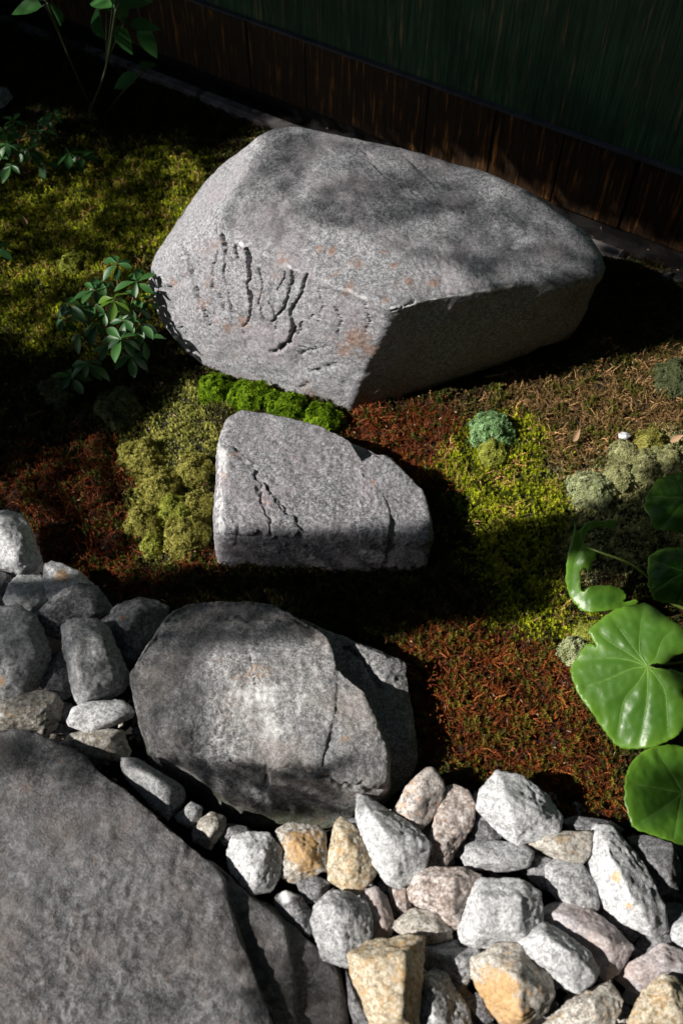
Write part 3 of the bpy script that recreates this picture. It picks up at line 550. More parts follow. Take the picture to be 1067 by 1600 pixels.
# ------------------------------------------------------------------ moss
def blade(vs, fs, b, d, ln, wd, bend=.3, segs=1):
    b = np.array(b, float); d = np.array(d, float); d /= np.linalg.norm(d); s = np.cross(d, [.3, .2, .95]); s /= (np.linalg.norm(s) + 1e-6)
    i = len(vs); up = np.array([0, 0, 1.])
    if segs == 1: vs += [b - s * wd / 2, b + s * wd / 2, b + d * ln + up * bend * ln * .5]; fs.append((i, i + 1, i + 2))
    else:
        m = b + d * ln * .55 - up * bend * ln * .1
        vs += [b - s * wd / 3, b + s * wd / 3, m + s * wd / 2, m - s * wd / 2, b + d * ln + up * bend * ln]; fs += [(i, i + 1, i + 2), (i, i + 2, i + 3), (i + 3, i + 2, i + 4)]
def sprig_star(r):
    vs, fs = [], []
    for lv, (h, k, ln) in enumerate(((.15, 7, .55), (.45, 7, .5), (.75, 6, .4), (.95, 4, .28))):
        for j in range(k):
            a = 2 * math.pi * (j + r.random()) / k; blade(vs, fs, (0, 0, h), (math.cos(a), math.sin(a), .25 + lv * .35 + r.uniform(-.15, .15)), ln * r.uniform(.8, 1.2), .17, .15)
    return vs, fs
def sprig_worm(r):
    vs, fs = [], []; a = r.uniform(0, 6.28); c = np.array([0, 0, 0.]); d = np.array([math.cos(a) * .5, math.sin(a) * .5, .8]); n = 9
    for i in range(n):
        d = d + np.array([r.uniform(-.3, .3), r.uniform(-.3, .3), r.uniform(-.3, .12)]); d /= np.linalg.norm(d); c = c + d * .2
        for j in range(3):
            q = r.uniform(0, 6.28); e = np.cross(d, [math.cos(q), math.sin(q), .3]); e /= np.linalg.norm(e)
            blade(vs, fs, c, e + d * .9, .34 * (1 - .5 * i / n), .12, .05)
    return vs, fs
def sprig_straw(r):
    pts = [np.zeros(3)]; d = np.array([r.uniform(-1, 1), r.uniform(-1, 1), .7]); d /= np.linalg.norm(d)
    for i in range(6):
        d = d + np.array([r.uniform(-.5, .5), r.uniform(-.5, .5), r.uniform(-.45, .15)]); d /= np.linalg.norm(d); pts.append(pts[-1] + d * .33)
    v, f = tube([tuple(p) for p in pts], [.05, .07, .07, .06, .05, .04, .02], 3, False); vs = [np.array(q) for q in v]; fs = list(f)
    for i in range(2, 7):
        for j in range(2): blade(vs, fs, pts[i], np.array([r.uniform(-1, 1), r.uniform(-1, 1), r.uniform(-.2, .8)]), .25, .09, .1)
    return vs, fs
def moss_material():
    m, n, bs, mk = newmat('moss_strands'); a = mk('ShaderNodeAttribute', attribute_name='tint'); a.attribute_type = 'INSTANCER'
    tc = mk('ShaderNodeTexCoord'); sp = mk('ShaderNodeSeparateXYZ'); n.links.new(tc.outputs['Object'], sp.inputs[0])
    n.links.new(a.outputs['Color'], bs.inputs['Base Color']); bs.inputs['Roughness'].default_value = .6; bs.inputs['Specular IOR Level'].default_value = .25
    tr = mk('ShaderNodeBsdfTranslucent'); n.links.new(a.outputs['Color'], tr.inputs[0]); mx = mk('ShaderNodeMixShader'); mx.inputs[0].default_value = .25
    n.links.new(bs.outputs[0], mx.inputs[1]); n.links.new(tr.outputs[0], mx.inputs[2]); n.links.new(mx.outputs[0], n.nodes['Material Output'].inputs[0]); return m
M['moss'] = moss_material()
protos = bpy.data.collections.new('moss_sprigs'); rr = random.Random(5)
PT = ['star'] * 5 + ['worm'] * 6 + ['straw'] * 6
for k, t in enumerate(PT):
    vs, fs = {'star': sprig_star, 'worm': sprig_worm, 'straw': sprig_straw}[t](rr)
    me = bpy.data.meshes.new('moss_sprig'); me.from_pydata([tuple(q) for q in vs], [], fs); me.materials.append(M['moss'])
    o = bpy.data.objects.new('moss_sprig_%02d' % k, me); protos.objects.link(o)
IDX = {t: [k for k, s in enumerate(PT) if s == t] for t in set(PT)}
# (polygon in photograph pixels, mix of (weight, sprig, size m, colour lo, colour hi))
Yc = [(.90, 'star', .0066, (.075, .095, .004), (.175, .19, .008)), (.14, 'worm', .008, (.08, .075, .012), (.16, .12, .03)), (.10, 'straw', .007, (.16, .085, .025), (.3, .17, .07))]
Yu = [(.80, 'star', .0075, (.065, .09, .004), (.165, .18, .009)), (.16, 'worm', .009, (.05, .055, .010), (.12, .085, .02)), (.18, 'straw', .007, (.12, .06, .02), (.24, .13, .05))]
Oc = [(.85, 'star', .0055, (.11, .12, .018), (.22, .22, .055)), (.15, 'worm', .006, (.08, .075, .02), (.13, .11, .03))]
Gc = [(.85, 'star', .0055, (.13, .145, .05), (.24, .24, .11)), (.15, 'worm', .006, (.12, .10, .05), (.2, .16, .08))]
Rc = [(.60, 'worm', .0085, (.060, .014, .004), (.20, .048, .010)), (.08, 'star', .009, (.035, .045, .004), (.07, .08, .008)), (.25, 'straw', .0075, (.13, .038, .012), (.26, .09, .03))]
Rl = [(.50, 'worm', .0085, (.065, .016, .004), (.20, .050, .010)), (.10, 'star', .0095, (.055, .055, .006), (.13, .10, .012)), (.30, 'straw', .0075, (.12, .035, .010), (.28, .085, .022))]
Bc = [(.50, 'straw', .0095, (.09, .055, .016), (.34, .20, .085)), (.30, 'worm', .0085, (.06, .045, .010), (.15, .095, .03)), (.20, 'star', .009, (.05, .06, .006), (.10, .10, .014))]
Dc = [(.45, 'worm', .009, (.035, .022, .008), (.09, .045, .014)), (.35, 'star', .009, (.03, .042, .006), (.075, .08, .012)), (.2, 'straw', .008, (.06, .035, .015), (.14, .08, .035))]
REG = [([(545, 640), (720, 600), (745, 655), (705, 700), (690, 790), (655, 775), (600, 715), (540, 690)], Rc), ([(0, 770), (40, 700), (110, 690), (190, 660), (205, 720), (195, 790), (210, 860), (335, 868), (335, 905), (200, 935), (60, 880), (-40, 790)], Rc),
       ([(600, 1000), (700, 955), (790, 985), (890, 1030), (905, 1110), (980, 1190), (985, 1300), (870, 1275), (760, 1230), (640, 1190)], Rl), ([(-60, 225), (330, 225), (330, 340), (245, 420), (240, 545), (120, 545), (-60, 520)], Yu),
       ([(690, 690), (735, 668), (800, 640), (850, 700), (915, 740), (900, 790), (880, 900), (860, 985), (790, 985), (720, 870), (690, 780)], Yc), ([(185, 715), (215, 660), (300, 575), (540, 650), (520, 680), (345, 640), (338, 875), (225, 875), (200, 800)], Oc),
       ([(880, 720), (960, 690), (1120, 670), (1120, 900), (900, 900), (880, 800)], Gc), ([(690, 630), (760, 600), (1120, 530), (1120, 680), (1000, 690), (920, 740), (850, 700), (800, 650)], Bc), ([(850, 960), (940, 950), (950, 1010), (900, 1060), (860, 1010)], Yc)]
def moss_points(n_m2=70000):
    xs = []; 
    N = int(n_m2 * 2.6 * 3.2); x = rng.uniform(-1.3, 1.3, N); y = rng.uniform(.25, 3.45, N)
    z, q, gi = ground_z(x, y)
    ok = ~gi & (q[:, 0] > -120) & (q[:, 0] < 1190) & (q[:, 1] > -60)
    wl = (y - 2.5417) - (x + .4408) * (1.7313 - 2.5417) / (.8425 + .4408)      # keep clear of the wall
    ok &= wl < .02
    ok &= rng.random(N) < np.clip((q[:, 1] + 500) / 900, .3, 1)
    return x[ok], y[ok], z[ok], q[ok]
x, y, z, q = moss_points()
qq = q + np.stack([n2(x, y, 9, 3, 3.) * 40, n2(x, y, 9, 3, 8.) * 34], -1) + rng.normal(0, 13, q.shape)
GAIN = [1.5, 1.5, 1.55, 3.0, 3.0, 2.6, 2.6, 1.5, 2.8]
reg = np.full(len(x), -1)
for k, (poly, _) in enumerate(REG): reg[inpoly(qq, poly)] = k
patch = n2(x, y, 24, 3, 12.); fine = n2(x, y, 70, 2, 4.)
idx = np.zeros(len(x), int); scl = np.zeros(len(x)); col = np.zeros((len(x), 4)); col[:, 3] = 1
for k in range(-1, len(REG)):
    s = np.where(reg == k)[0]; mx_ = Dc if k < 0 else REG[k][1]
    if not len(s): continue
    wts = np.array([m[0] for m in mx_]); u = np.clip(rng.random(len(s)) * .6 + .4 * (.5 + 1.1 * patch[s]), 0, .999); ch = np.searchsorted(np.cumsum(wts) / wts.sum(), u); ch = np.minimum(ch, len(mx_) - 1)
    for j, (_, t, sz, lo, hi) in enumerate(mx_):
        e = s[ch == j]; idx[e] = rng.choice(IDX[t], len(e)); scl[e] = sz * 1.45 * rng.uniform(.6, 1.35, len(e)) * (1 + .45 * np.clip(patch[e], -1, 1))
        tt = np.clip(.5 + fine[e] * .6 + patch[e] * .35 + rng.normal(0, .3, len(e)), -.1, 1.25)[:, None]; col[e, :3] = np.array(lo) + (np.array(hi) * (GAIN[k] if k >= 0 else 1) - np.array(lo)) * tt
me = mesh_np('moss', np.stack([x, y, z - .002], -1), [], False)
def put_attr(me, name, typ, prop, data):
    a = me.attributes.new(name, typ, 'POINT'); a.data.foreach_set(prop, np.asarray(data).ravel())
put_attr(me, 'idx', 'INT', 'value', idx.astype(np.int32)); put_attr(me, 'scl', 'FLOAT', 'value', scl.astype(np.float32)); put_attr(me, 'tint', 'FLOAT_COLOR', 'color', col.astype(np.float32))
rot = np.stack([rng.normal(0, .28, len(x)), rng.normal(0, .28, len(x)), rng.uniform(0, 6.28, len(x))], -1); put_attr(me, 'rot', 'FLOAT_VECTOR', 'vector', rot.astype(np.float32))
moss = obj('moss', me); tag(moss, 'low carpet of green, yellow, rust red and straw brown moss between the stones', 'moss', kind='stuff')
gt = bpy.data.node_groups.new('moss_instancer', 'GeometryNodeTree'); gt.interface.new_socket('Geometry', in_out='INPUT', socket_type='NodeSocketGeometry'); gt.interface.new_socket('Geometry', in_out='OUTPUT', socket_type='NodeSocketGeometry')
N = gt.nodes; L = gt.links; gi = N.new('NodeGroupInput'); go = N.new('NodeGroupOutput'); ip = N.new('GeometryNodeInstanceOnPoints'); ci = N.new('GeometryNodeCollectionInfo')
ci.inputs['Collection'].default_value = protos; ci.inputs['Separate Children'].default_value = True; ci.inputs['Reset Children'].default_value = True
def named(n, t):
    a = N.new('GeometryNodeInputNamedAttribute'); a.data_type = t; a.inputs[0].default_value = n; return a.outputs[0]
e2r = N.new('FunctionNodeEulerToRotation'); L.new(named('rot', 'FLOAT_VECTOR'), e2r.inputs[0])
L.new(gi.outputs[0], ip.inputs['Points']); L.new(ci.outputs[0], ip.inputs['Instance']); ip.inputs['Pick Instance'].default_value = True
L.new(named('idx', 'INT'), ip.inputs['Instance Index']); L.new(e2r.outputs[0], ip.inputs['Rotation']); L.new(named('scl', 'FLOAT'), ip.inputs['Scale']); L.new(ip.outputs[0], go.inputs[0])
md = moss.modifiers.new('moss', 'NODES'); md.node_group = gt
# moss cushions: domes thick with short shoots
CC = {'mint': ((.10, .20, .06), (.48, .70, .36)), 'lime': ((.19, .22, .03), (.50, .52, .11)), 'pale': ((.26, .29, .13), (.62, .66, .40)), 'silver': ((.22, .23, .09), (.56, .55, .30)), 'olive': ((.18, .17, .03), (.52, .49, .14)), 'dark': ((.06, .075, .033), (.17, .19, .09)), 'vivid': ((.06, .12, .006), (.27, .42, .02))}
for k, (lo, hi) in CC.items():
    m, n, bs, mk = newmat('moss_cushion_' + k); tc = mk('ShaderNodeTexCoord'); at = mk('ShaderNodeAttribute', attribute_name='tip')
    f_ = mathn(n, 'ADD', mathn(n, 'MULTIPLY', at.outputs['Fac'], .75), mathn(n, 'MULTIPLY', noise(n, tc.outputs['Object'], 70, 3), .4))
    n.links.new(ramp(n, f_, [(.2, lo), (.85, hi)]), bs.inputs['Base Color']); bs.inputs['Roughness'].default_value = .65; bs.inputs['Specular IOR Level'].default_value = .06; M['c_' + k] = m
    tr = mk('ShaderNodeBsdfTranslucent'); n.links.new(bs.inputs['Base Color'].links[0].from_socket, tr.inputs[0]); mx = mk('ShaderNodeMixShader'); mx.inputs[0].default_value = .25; n.links.new(bs.outputs[0], mx.inputs[1]); n.links.new(tr.outputs[0], mx.inputs[2]); n.links.new(mx.outputs[0], n.nodes['Material Output'].inputs[0])
for i, (px, py, r, h, k, lab) in enumerate(CUSH):
    r0 = np.random.default_rng(500 + i); cw = un(px, py + r * .25, 0); rad = r * np.linalg.norm(cw - c0) / F * 1.08; gz = float(ground_z(np.array([cw[0]]), np.array([cw[1]]))[0][0]) - .006
    v, f = ico(4); lobes = 1 + .30 * fbm(v * 2.0 + i * 3.3, 3) + .07 * gn(v * 7 + i); D = v * np.array([rad, rad, h + .012]) * lobes[:, None]; D[:, 2] = np.maximum(D[:, 2], -.012)
    vs = [D]; fs = [f]; tip = [np.zeros(len(D))]
    K = int(np.clip(rad * rad * 3.14 * 1.4 * 150000, 220, 1100)); d = r0.normal(size=(K, 3)); d[:, 2] = np.abs(d[:, 2]) + .05; d /= np.linalg.norm(d, axis=1)[:, None]
    ax = np.array([rad, rad, h + .012]); lb2 = 1 + .30 * fbm(d * 2.0 + i * 3.3, 3) + .07 * gn(d * 7 + i); B = d * ax * lb2[:, None]; nn = d / ax; nn /= np.linalg.norm(nn, axis=1)[:, None]
    nn = nn + r0.normal(0, .18, (K, 3)); nn /= np.linalg.norm(nn, axis=1)[:, None]; ta = np.cross(nn, r0.normal(size=(K, 3))); ta /= np.linalg.norm(ta, axis=1)[:, None]; tb = np.cross(nn, ta)
    st_ = r0.uniform(.65, 1.35, K); hue = np.clip(.5 + .30 * r0.normal(size=K) + .5 * gn(d * 5 + 3 * i), 0, 1.2); big = 1.35 if k == 'vivid' else 1.
    for ring, (cnt, out_, up_, ln) in enumerate(((6, 1., .35, .0050), (5, .75, .75, .0042), (3, .35, 1., .0034))):
        for j in range(cnt):
            th = 2 * math.pi * (j + .5 * ring) / cnt + r0.uniform(-.4, .4, K); rad_ = ta * np.cos(th)[:, None] + tb * np.sin(th)[:, None]; side = tb * np.cos(th)[:, None] - ta * np.sin(th)[:, None]
            l = (ln * big * st_ * r0.uniform(.8, 1.2, K))[:, None]; b_ = B + nn * (.0008 * ring + .0006); mid_ = b_ + (rad_ * out_ + nn * up_) * l * .45; b0 = sum(len(q_) for q_ in vs)
            vs.append(np.concatenate([b_, mid_ - side * l * .17, b_ + (rad_ * out_ + nn * up_ * .8) * l, mid_ + side * l * .17])); ai = np.arange(K) + b0
            fs.append(np.concatenate([np.stack([ai, ai + K, ai + 2 * K], -1), np.stack([ai, ai + 2 * K, ai + 3 * K], -1)])); tip.append(np.concatenate([hue * .5, hue * .8, hue, hue * .8]))
    me = mesh_np('moss_cushion', np.concatenate(vs), np.concatenate(fs), False, {'tip': np.concatenate(tip)})
    tag(obj('moss_cushion', me, M['c_' + k], None, (cw[0], cw[1], gz)), lab, 'moss', 'moss cushions')

# ------------------------------------------------------------------ wall, skirting boards and kerb
WA, WB = un(300, 145, 0), un(1067, 445, 0); wt = (WB - WA) / np.linalg.norm(WB - WA); wn = np.array([-wt[1], wt[0], 0])
if wn[1] < 0: wn = -wn
WANG = math.atan2(wt[1], wt[0])
def wall_mat(name, ca, cb, cc, thr):
    m, n, bs, mk = newmat(name); tc = mk('ShaderNodeTexCoord'); mp = mk('ShaderNodeMapping'); mp.inputs['Scale'].default_value = (1, 1, .035); oi = mk('ShaderNodeObjectInfo')
    ad = mk('ShaderNodeVectorMath', operation='ADD'); n.links.new(tc.outputs['Object'], ad.inputs[0]); cx = mk('ShaderNodeCombineXYZ'); n.links.new(mathn(n, 'MULTIPLY', oi.outputs['Random'], 30.), cx.inputs[0]); n.links.new(cx.outputs[0], ad.inputs[1])
    n.links.new(ad.outputs[0], mp.inputs[0]); V = mp.outputs[0]
    a = noise(n, V, 160, 4, .7); b = noise(n, V, 60, 3, .6); c = noise(n, tc.outputs['Object'], 5, 3); mp2 = mk('ShaderNodeMapping'); mp2.inputs['Scale'].default_value = (1, 1, .055); n.links.new(ad.outputs[0], mp2.inputs[0]); d = noise(n, mp2.outputs[0], 95, 4, .7)
    col = ramp(n, a, [(.34, ca), (.66, cb)]); col = mix(n, ramp(n, d, [(thr, 0.), (thr + .10, 1.)]), col, cc); col = mix(n, mathn(n, 'MULTIPLY', ramp(n, c, [(.4, 1.), (.6, 0.)]), .5), col, ca)
    n.links.new(col, bs.inputs['Base Color']); bs.inputs['Roughness'].default_value = .6; bu = mk('ShaderNodeBump'); bu.inputs['Strength'].default_value = .8; bu.inputs['Distance'].default_value = .004
    n.links.new(mathn(n, 'ADD', a, b), bu.inputs['Height']); n.links.new(bu.outputs[0], bs.inputs['Normal']); return m
M['siding'] = wall_mat('green_siding', (.006, .03, .012), (.065, .15, .072), (.30, .22, .11), .59)
M['board'] = wall_mat('brown_board', (.012, .006, .002), (.065, .028, .007), (.50, .20, .03), .56)  # orange grain streaks, brightened to stand in for a warm glow
org = WA + wn * .07
wall = thing('garden_wall', 'dark wall of green vertical-grained siding over brown skirting boards', 'wall', org, rot=(0, 0, WANG))
JT = sorted([(un(868, 330, 0) - WA) @ wt + .03, (un(978, 395, 0) - WA) @ wt + .02]); jw = JT[1] - JT[0]
def wall_t(px, py):                               # distance along the wall's face under a pixel
    d = ray(px, py); s = ((org - c0) @ wn) / (d @ wn); return float((c0 + d * s - org) @ wt), float((c0 + d * s)[2])
t1, t2 = wall_t(868, 280)[0], wall_t(975, 330)[0]; jw = t2 - t1; ztop = wall_t(800, 180)[1]
k0 = int(-(t1 + 2.6) / jw) - 1; bmesh_ = box(.0002, jw - .0003, 0, .03, .03, ztop - .004, .0003); bwide = box(.0002, jw - .006, 0, .03, .03, ztop - .004, .001)
for k in range(-18, 14):
    b = obj('board', bwide if k in (-1, 0) else bmesh_, M['board'], wall, (t1 + k * jw, .003 * ((k * 7) % 3), 0)); b.rotation_euler = (0, R(.1) * ((k * 5) % 3 - 1), 0)
Lw, Rw = t1 - 18 * jw, t1 + 14 * jw
obj('ledge', box(Lw, Rw, -.004, .0135, ztop, ztop + .006, .001), M['trim'], wall)
obj('siding', box(Lw, Rw, .014, .06, ztop + .002, 2.3), M['siding'], wall); obj('coping', box(Lw, Rw, -.01, .10, 2.303, 2.34, .004), M['bark'], wall)
obj('base_plinth', box(Lw, Rw, .012, .05, -.05, .0285), M['soil'], wall)
kerb = thing('kerb', 'pale narrow kerb of concrete pieces along the foot of the wall', 'kerb', WA, rot=(0, 0, WANG)); t = -1.6
while t < 2.2:
    ln = rng.uniform(.10, .2) if t > .5 else rng.uniform(.35, .5)
    v = obj('kerb_piece', box(t, t + ln - .006, -.018, .018, -.04, .012 + rng.uniform(-.004, .006), .005), M['concrete'], kerb); v.rotation_euler = (0, R(rng.uniform(-.4, .4)), 0); t += ln

# ------------------------------------------------------------------ leopard plant at the right
def plate(outline, attach, z0, tilt, veins, warp, name, parent, ppoly=None, cup=.12, seed=0, rough=.0011):
    """leaf blade from its outline, laid on a tilted plane of its own, with folded veins and a wavy rim; returns the blade and a surface function"""
    q = np.array(bez(list(outline) + [outline[0]], 6))[:-1, :2]; q = q + np.random.default_rng(seed).normal(0, .7, q.shape)
    Cw = un(attach[0], attach[1], z0); n = np.array([tilt[0], tilt[1], 1.]); n /= np.linalg.norm(n)
    ex = np.cross([0, 1, 0], n); ex /= np.linalg.norm(ex); ey = np.cross(n, ex)
    def flat(p):
        d = ray(*p); t = ((Cw - c0) @ n) / (d @ n); w_ = c0 + d * t - Cw; return np.array([w_ @ ex, w_ @ ey])
    P2 = np.array([flat(p) for p in q]); size = np.abs(P2).max(); A = np.array([0., 0.])
    st = size / 34; g = []
    lo, hi = P2.min(0), P2.max(0)
    for a in np.arange(lo[0], hi[0], st):
        for b in np.arange(lo[1], hi[1], st): g.append((a + st * .3 * math.sin(b * 900), b))
    g = np.array(g); g = g[inpoly(g, P2)]; g = g[segdist(g, P2, True) > st * .5]
    pts = [Vector(p) for p in np.concatenate([P2, g])]; nb = len(P2)
    vv, ee, ff, _, _, _ = mgeo.delaunay_2d_cdt(pts, [(i, (i + 1) % nb) for i in range(nb)], [], 1, 1e-6)
    vv = np.array(vv); VL = [[(0, 0)] + [tuple(flat(p)) for p in vn] for vn in veins]
    def hgt(p):
        p = np.atleast_2d(p); dv = np.full(len(p), 9.)
        for Lv in VL: dv = np.minimum(dv, segdist(p, Lv))
        rr_ = np.linalg.norm(p, axis=1) / size; ang = np.arctan2(p[:, 1], p[:, 0])
        h = -cup * size * rr_ ** 2 * .5 - .026 * size * np.exp(-dv / (.06 * size)) + (.028 * np.sin(ang * 5 + seed) + .008 * np.sin(ang * 15 + 2 * seed + 3 * rr_)) * size * rr_ ** 2 + rough * gn(np.stack([p[:, 0] * 40, p[:, 1] * 40, np.full(len(p), seed * 1.)], -1)) + rough * 1.2 * fbm(np.stack([p[:, 0] * 75, p[:, 1] * 75, np.full(len(p), seed * 2.)], -1), 2) * np.clip(dv / (.08 * size), 0, 1) + warp(p / size) * size
        return h, dv
    h, dv = hgt(vv); W = vv[:, :1] * ex + vv[:, 1:2] * ey + h[:, None] * n; th = .0009
    be = segdist(vv, P2, True); m = len(vv); fs = [tuple(t) for t in ff]
    cnt = {}
    for t in fs:
        for i in range(len(t)): e_ = (t[i], t[(i + 1) % len(t)]); cnt[e_] = 1
    rim = [(a_, b_) for (a_, b_) in cnt if (b_, a_) not in cnt]
    allf = fs + [tuple(i + m for i in t[::-1]) for t in fs] + [(b_, a_, a_ + m, b_ + m) for a_, b_ in rim]
    er = np.exp(-be / (.09 * size)) * .75; sp_ = np.zeros(m)
    for x_, y_, r_2 in ppoly or []: sp_ = np.maximum(sp_, np.exp(-(np.linalg.norm(pr(W) - np.array([x_, y_]), axis=1) / (r_2 * 1.5)) ** 2))
    ve = np.exp(-(dv / (.010 * size)) ** 2)
    me = mesh_np(name, np.concatenate([W, W - n * th]), allf, True, {'edge': np.concatenate([er, er]), 'vein': np.concatenate([ve, ve]), 'spot': np.concatenate([sp_, sp_])})
    o = obj(name, me, M['leopard'], parent, tuple(Cw - np.array(parent.location)))
    for Lv in VL:
        if len(Lv) < 2: continue
        pp = np.array(bez([(a_, b_, 0) for a_, b_ in Lv], 8))[:, :2]; pp = pp[inpoly(pp, P2)]
        if len(pp) < 3: continue
        hh, _ = hgt(pp); ww = pp[:, :1] * ex + pp[:, 1:2] * ey + (hh + .0003)[:, None] * n
        v_, f_ = tube([tuple(a_) for a_ in ww], list(np.linspace(.0009, .0002, len(ww)) * size / .12), 5); me2 = mesh_np('vein', np.array([tuple(a_) for a_ in v_]), f_, True); obj('vein', me2, M['vein'], o)
    return o, Cw
base = un(1180, 1010, 0); base[2] = -.01
lp = thing('leopard_plant', 'glossy green round-leaved plant leaning in from the right edge', 'plant', base)
z0w = lambda p: p[:, 0] * 0
leafA, CA = plate([(922, 991), (920, 983), (933, 970), (960, 951), (991, 942), (1015, 942), (1044, 965), (1067, 980), (1095, 1000), (1092, 1016), (1067, 1020), (1052, 1025), (1041, 1036), (1020, 1037), (1016, 1043), (1044, 1044), (1067, 1051), (1085, 1068), (1067, 1080), (1082, 1110), (1067, 1138), (1054, 1151), (1023, 1165), (983, 1168), (962, 1161), (947, 1143), (926, 1114), (905, 1085), (893, 1056), (893, 1038), (912, 1009), (926, 1004), (931, 1009)],
   (1012, 1041), .16, (-.2, -.24), [[(1000, 1025), (985, 1005), (955, 962)], [(985, 1022), (950, 1000), (935, 985)], [(980, 1030), (945, 1027), (900, 1030)], [(985, 1045), (950, 1060), (915, 1072)], [(998, 1065), (975, 1095), (965, 1150)], [(1012, 1070), (1010, 1100), (1000, 1160)], [(1028, 1060), (1040, 1085), (1045, 1150)], [(1040, 1048), (1055, 1054), (1064, 1060)], [(1025, 1028), (1035, 1000), (1050, 985)], [(1000, 1020), (1000, 990), (1005, 955)]], z0w, 'leaf', lp, [(1004, 1063, 5), (990, 1077, 5), (1025, 1130, 5), (1028, 1081, 4.5), (933, 1078, 6), (984, 1140, 6), (1028, 1022, 4), (1047, 988, 5), (960, 1110, 3)], cup=.2, seed=3)
leafA['label'] = 'biggest round leaf with pale veins and small brown spots'
leafB, CB = plate([(975, 1214), (981, 1198), (996, 1180), (1017, 1169), (1044, 1166), (1067, 1169), (1110, 1188), (1132, 1240), (1112, 1300), (1080, 1324), (1044, 1316), (1017, 1306), (991, 1295), (981, 1277), (974, 1248)], (1068, 1238), .17, (.10, -.12), [[(1030, 1232), (985, 1225)], [(1040, 1260), (1000, 1285)], [(1060, 1270), (1050, 1312)], [(1050, 1210), (1025, 1175)], [(1090, 1215), (1110, 1195)]], lambda p: .22 * np.maximum(0, -p[:, 0] - .35) ** 2 * -1 + .0 * p[:, 0], 'leaf', lp, cup=-.25, seed=5)
leafC, CC_ = plate([(1018, 771), (1023, 759), (1033, 746), (1053, 738), (1067, 736), (1100, 738), (1122, 780), (1100, 820), (1067, 825), (1051, 823), (1035, 818), (1027, 801), (1020, 787)], (1075, 778), .15, (.35, -.15), [[(1050, 775), (1025, 770)], [(1060, 795), (1045, 815)], [(1065, 760), (1060, 742)]], z0w, 'leaf', lp, cup=.5, seed=6)
leafD, CD = plate([(1022, 866), (1033, 856), (1053, 853), (1067, 853), (1100, 858), (1118, 900), (1100, 938), (1067, 941), (1043, 936), (1031, 929), (1023, 911), (1021, 889)], (1070, 893), .14, (.35, -.2), [[(1050, 885), (1028, 872)], [(1050, 905), (1030, 920)], [(1070, 920), (1068, 935)]], z0w, 'leaf', lp, cup=.5, seed=8)
# the torn, curled leaf: arm, left band and lower lobe as one folded blade
tw = lambda p: .20 * np.sin(p[:, 1] * 2.2 + .5) - .25 * np.abs(p[:, 0]) ** 1.3
leafE, CE = plate([(898, 818), (903, 832), (917, 821), (938, 817), (960, 814), (963, 821), (955, 826), (931, 827), (917, 835), (912, 850), (929, 864), (931, 873), (925, 877), (919, 891), (913, 885), (907, 894), (909, 918), (921, 912), (938, 909), (960, 909), (972, 912), (980, 922), (976, 930), (996, 926), (997, 932), (976, 943), (948, 948), (913, 949), (899, 938), (886, 917), (883, 893), (887, 866), (893, 842)],
   (911, 853), .15, (-.25, -.25), [[(897, 880), (893, 915)], [(920, 868), (925, 874)], [(905, 838), (900, 822)], [(918, 828), (945, 820)]], tw, 'leaf', lp, cup=.15, seed=9)
leafE['label'] = 'torn and curled leaf on a bent stalk'
def stalk(pts, r0, r1):
    pp = bez(pts, 8); v_, f_ = tube([tuple(p) for p in pp], list(np.linspace(r0, r1, len(pp))), 7); me = mesh_np('petiole', np.array([tuple(a_) for a_ in v_]) - np.array(base), f_); obj('petiole', me, M['stem'], lp)
stalk([CE, un(940, 864, .165), un(985, 881, .15), un(1015, 905, .11), un(1030, 932, .06), base + np.array([-.05, .05, 0])], .0021, .0034)
for Cx in (CA, CB, CC_, CD): stalk([Cx - np.array([0, 0, .002]), (Cx * .6 + base * .4) - np.array([0, 0, .01]), base * .9 + Cx * .1, base], .0022, .0035)

# ------------------------------------------------------------------ leafy shrubs
def leaf_me(ln, wd, fold=.25, droop=.25, ob=.62, tip=.05):
    n = 9; vs = []; fs = []
    for i in range(n):
        t = i / (n - 1); wv = wd * .5 * (math.sin(math.pi * t ** ob if t > 0 else 0) ** .85 if 0 < t < 1 else .04); zz = -droop * ln * t * t
        vs += [(t * ln, -wv, zz + wv * fold), (t * ln, -wv * .5, zz + wv * fold * .42), (t * ln, 0, zz), (t * ln, wv * .5, zz + wv * fold * .42), (t * ln, wv, zz + wv * fold)]
    for i in range(n - 1):
        for k in range(4): fs.append((i * 5 + k, i * 5 + k + 1, i * 5 + k + 6, i * 5 + k + 5))
    me = bpy.data.meshes.new('leaf'); me.from_pydata(vs, [], fs); me.polygons.foreach_set('use_smooth', [True] * len(fs)); return me
def shrub(label, rootpx, whorls, leafme, group, r_):
    """whorls: (px, py, z, leaf count, size, material)"""
    rt = un(rootpx[0], rootpx[1], 0); s = thing('leafy_shrub', label, 'shrub', rt, group)
    for (px, py, zz, k, sz, mt_) in whorls:
        c = un(px, py, zz); pts = [rt + np.array([r_.uniform(-.02, .02), r_.uniform(-.02, .02), 0]), rt * .5 + c * .5 + np.array([0, 0, -zz * .2 + .01]), c]
        v_, f_ = tube([tuple(p) for p in bez(pts, 6)], .0016, 5); obj('stem', mesh_np('stem', np.array([tuple(a_) for a_ in v_]) - rt, f_), M['twig'], s)
        for j in range(k):
            me = leafme[mt_][r_.randrange(len(leafme[mt_]))]; o = obj('leaf', me, None, s, tuple(c - rt + np.array([0, 0, r_.uniform(-.006, .004)])))
            o.rotation_euler = (r_.uniform(-.35, .35), r_.uniform(-.25, .45), 2 * math.pi * (j + r_.uniform(-.2, .2)) / k + px); q = sz * r_.uniform(.52, .92); o.scale = (q, q, q)
LM = {}
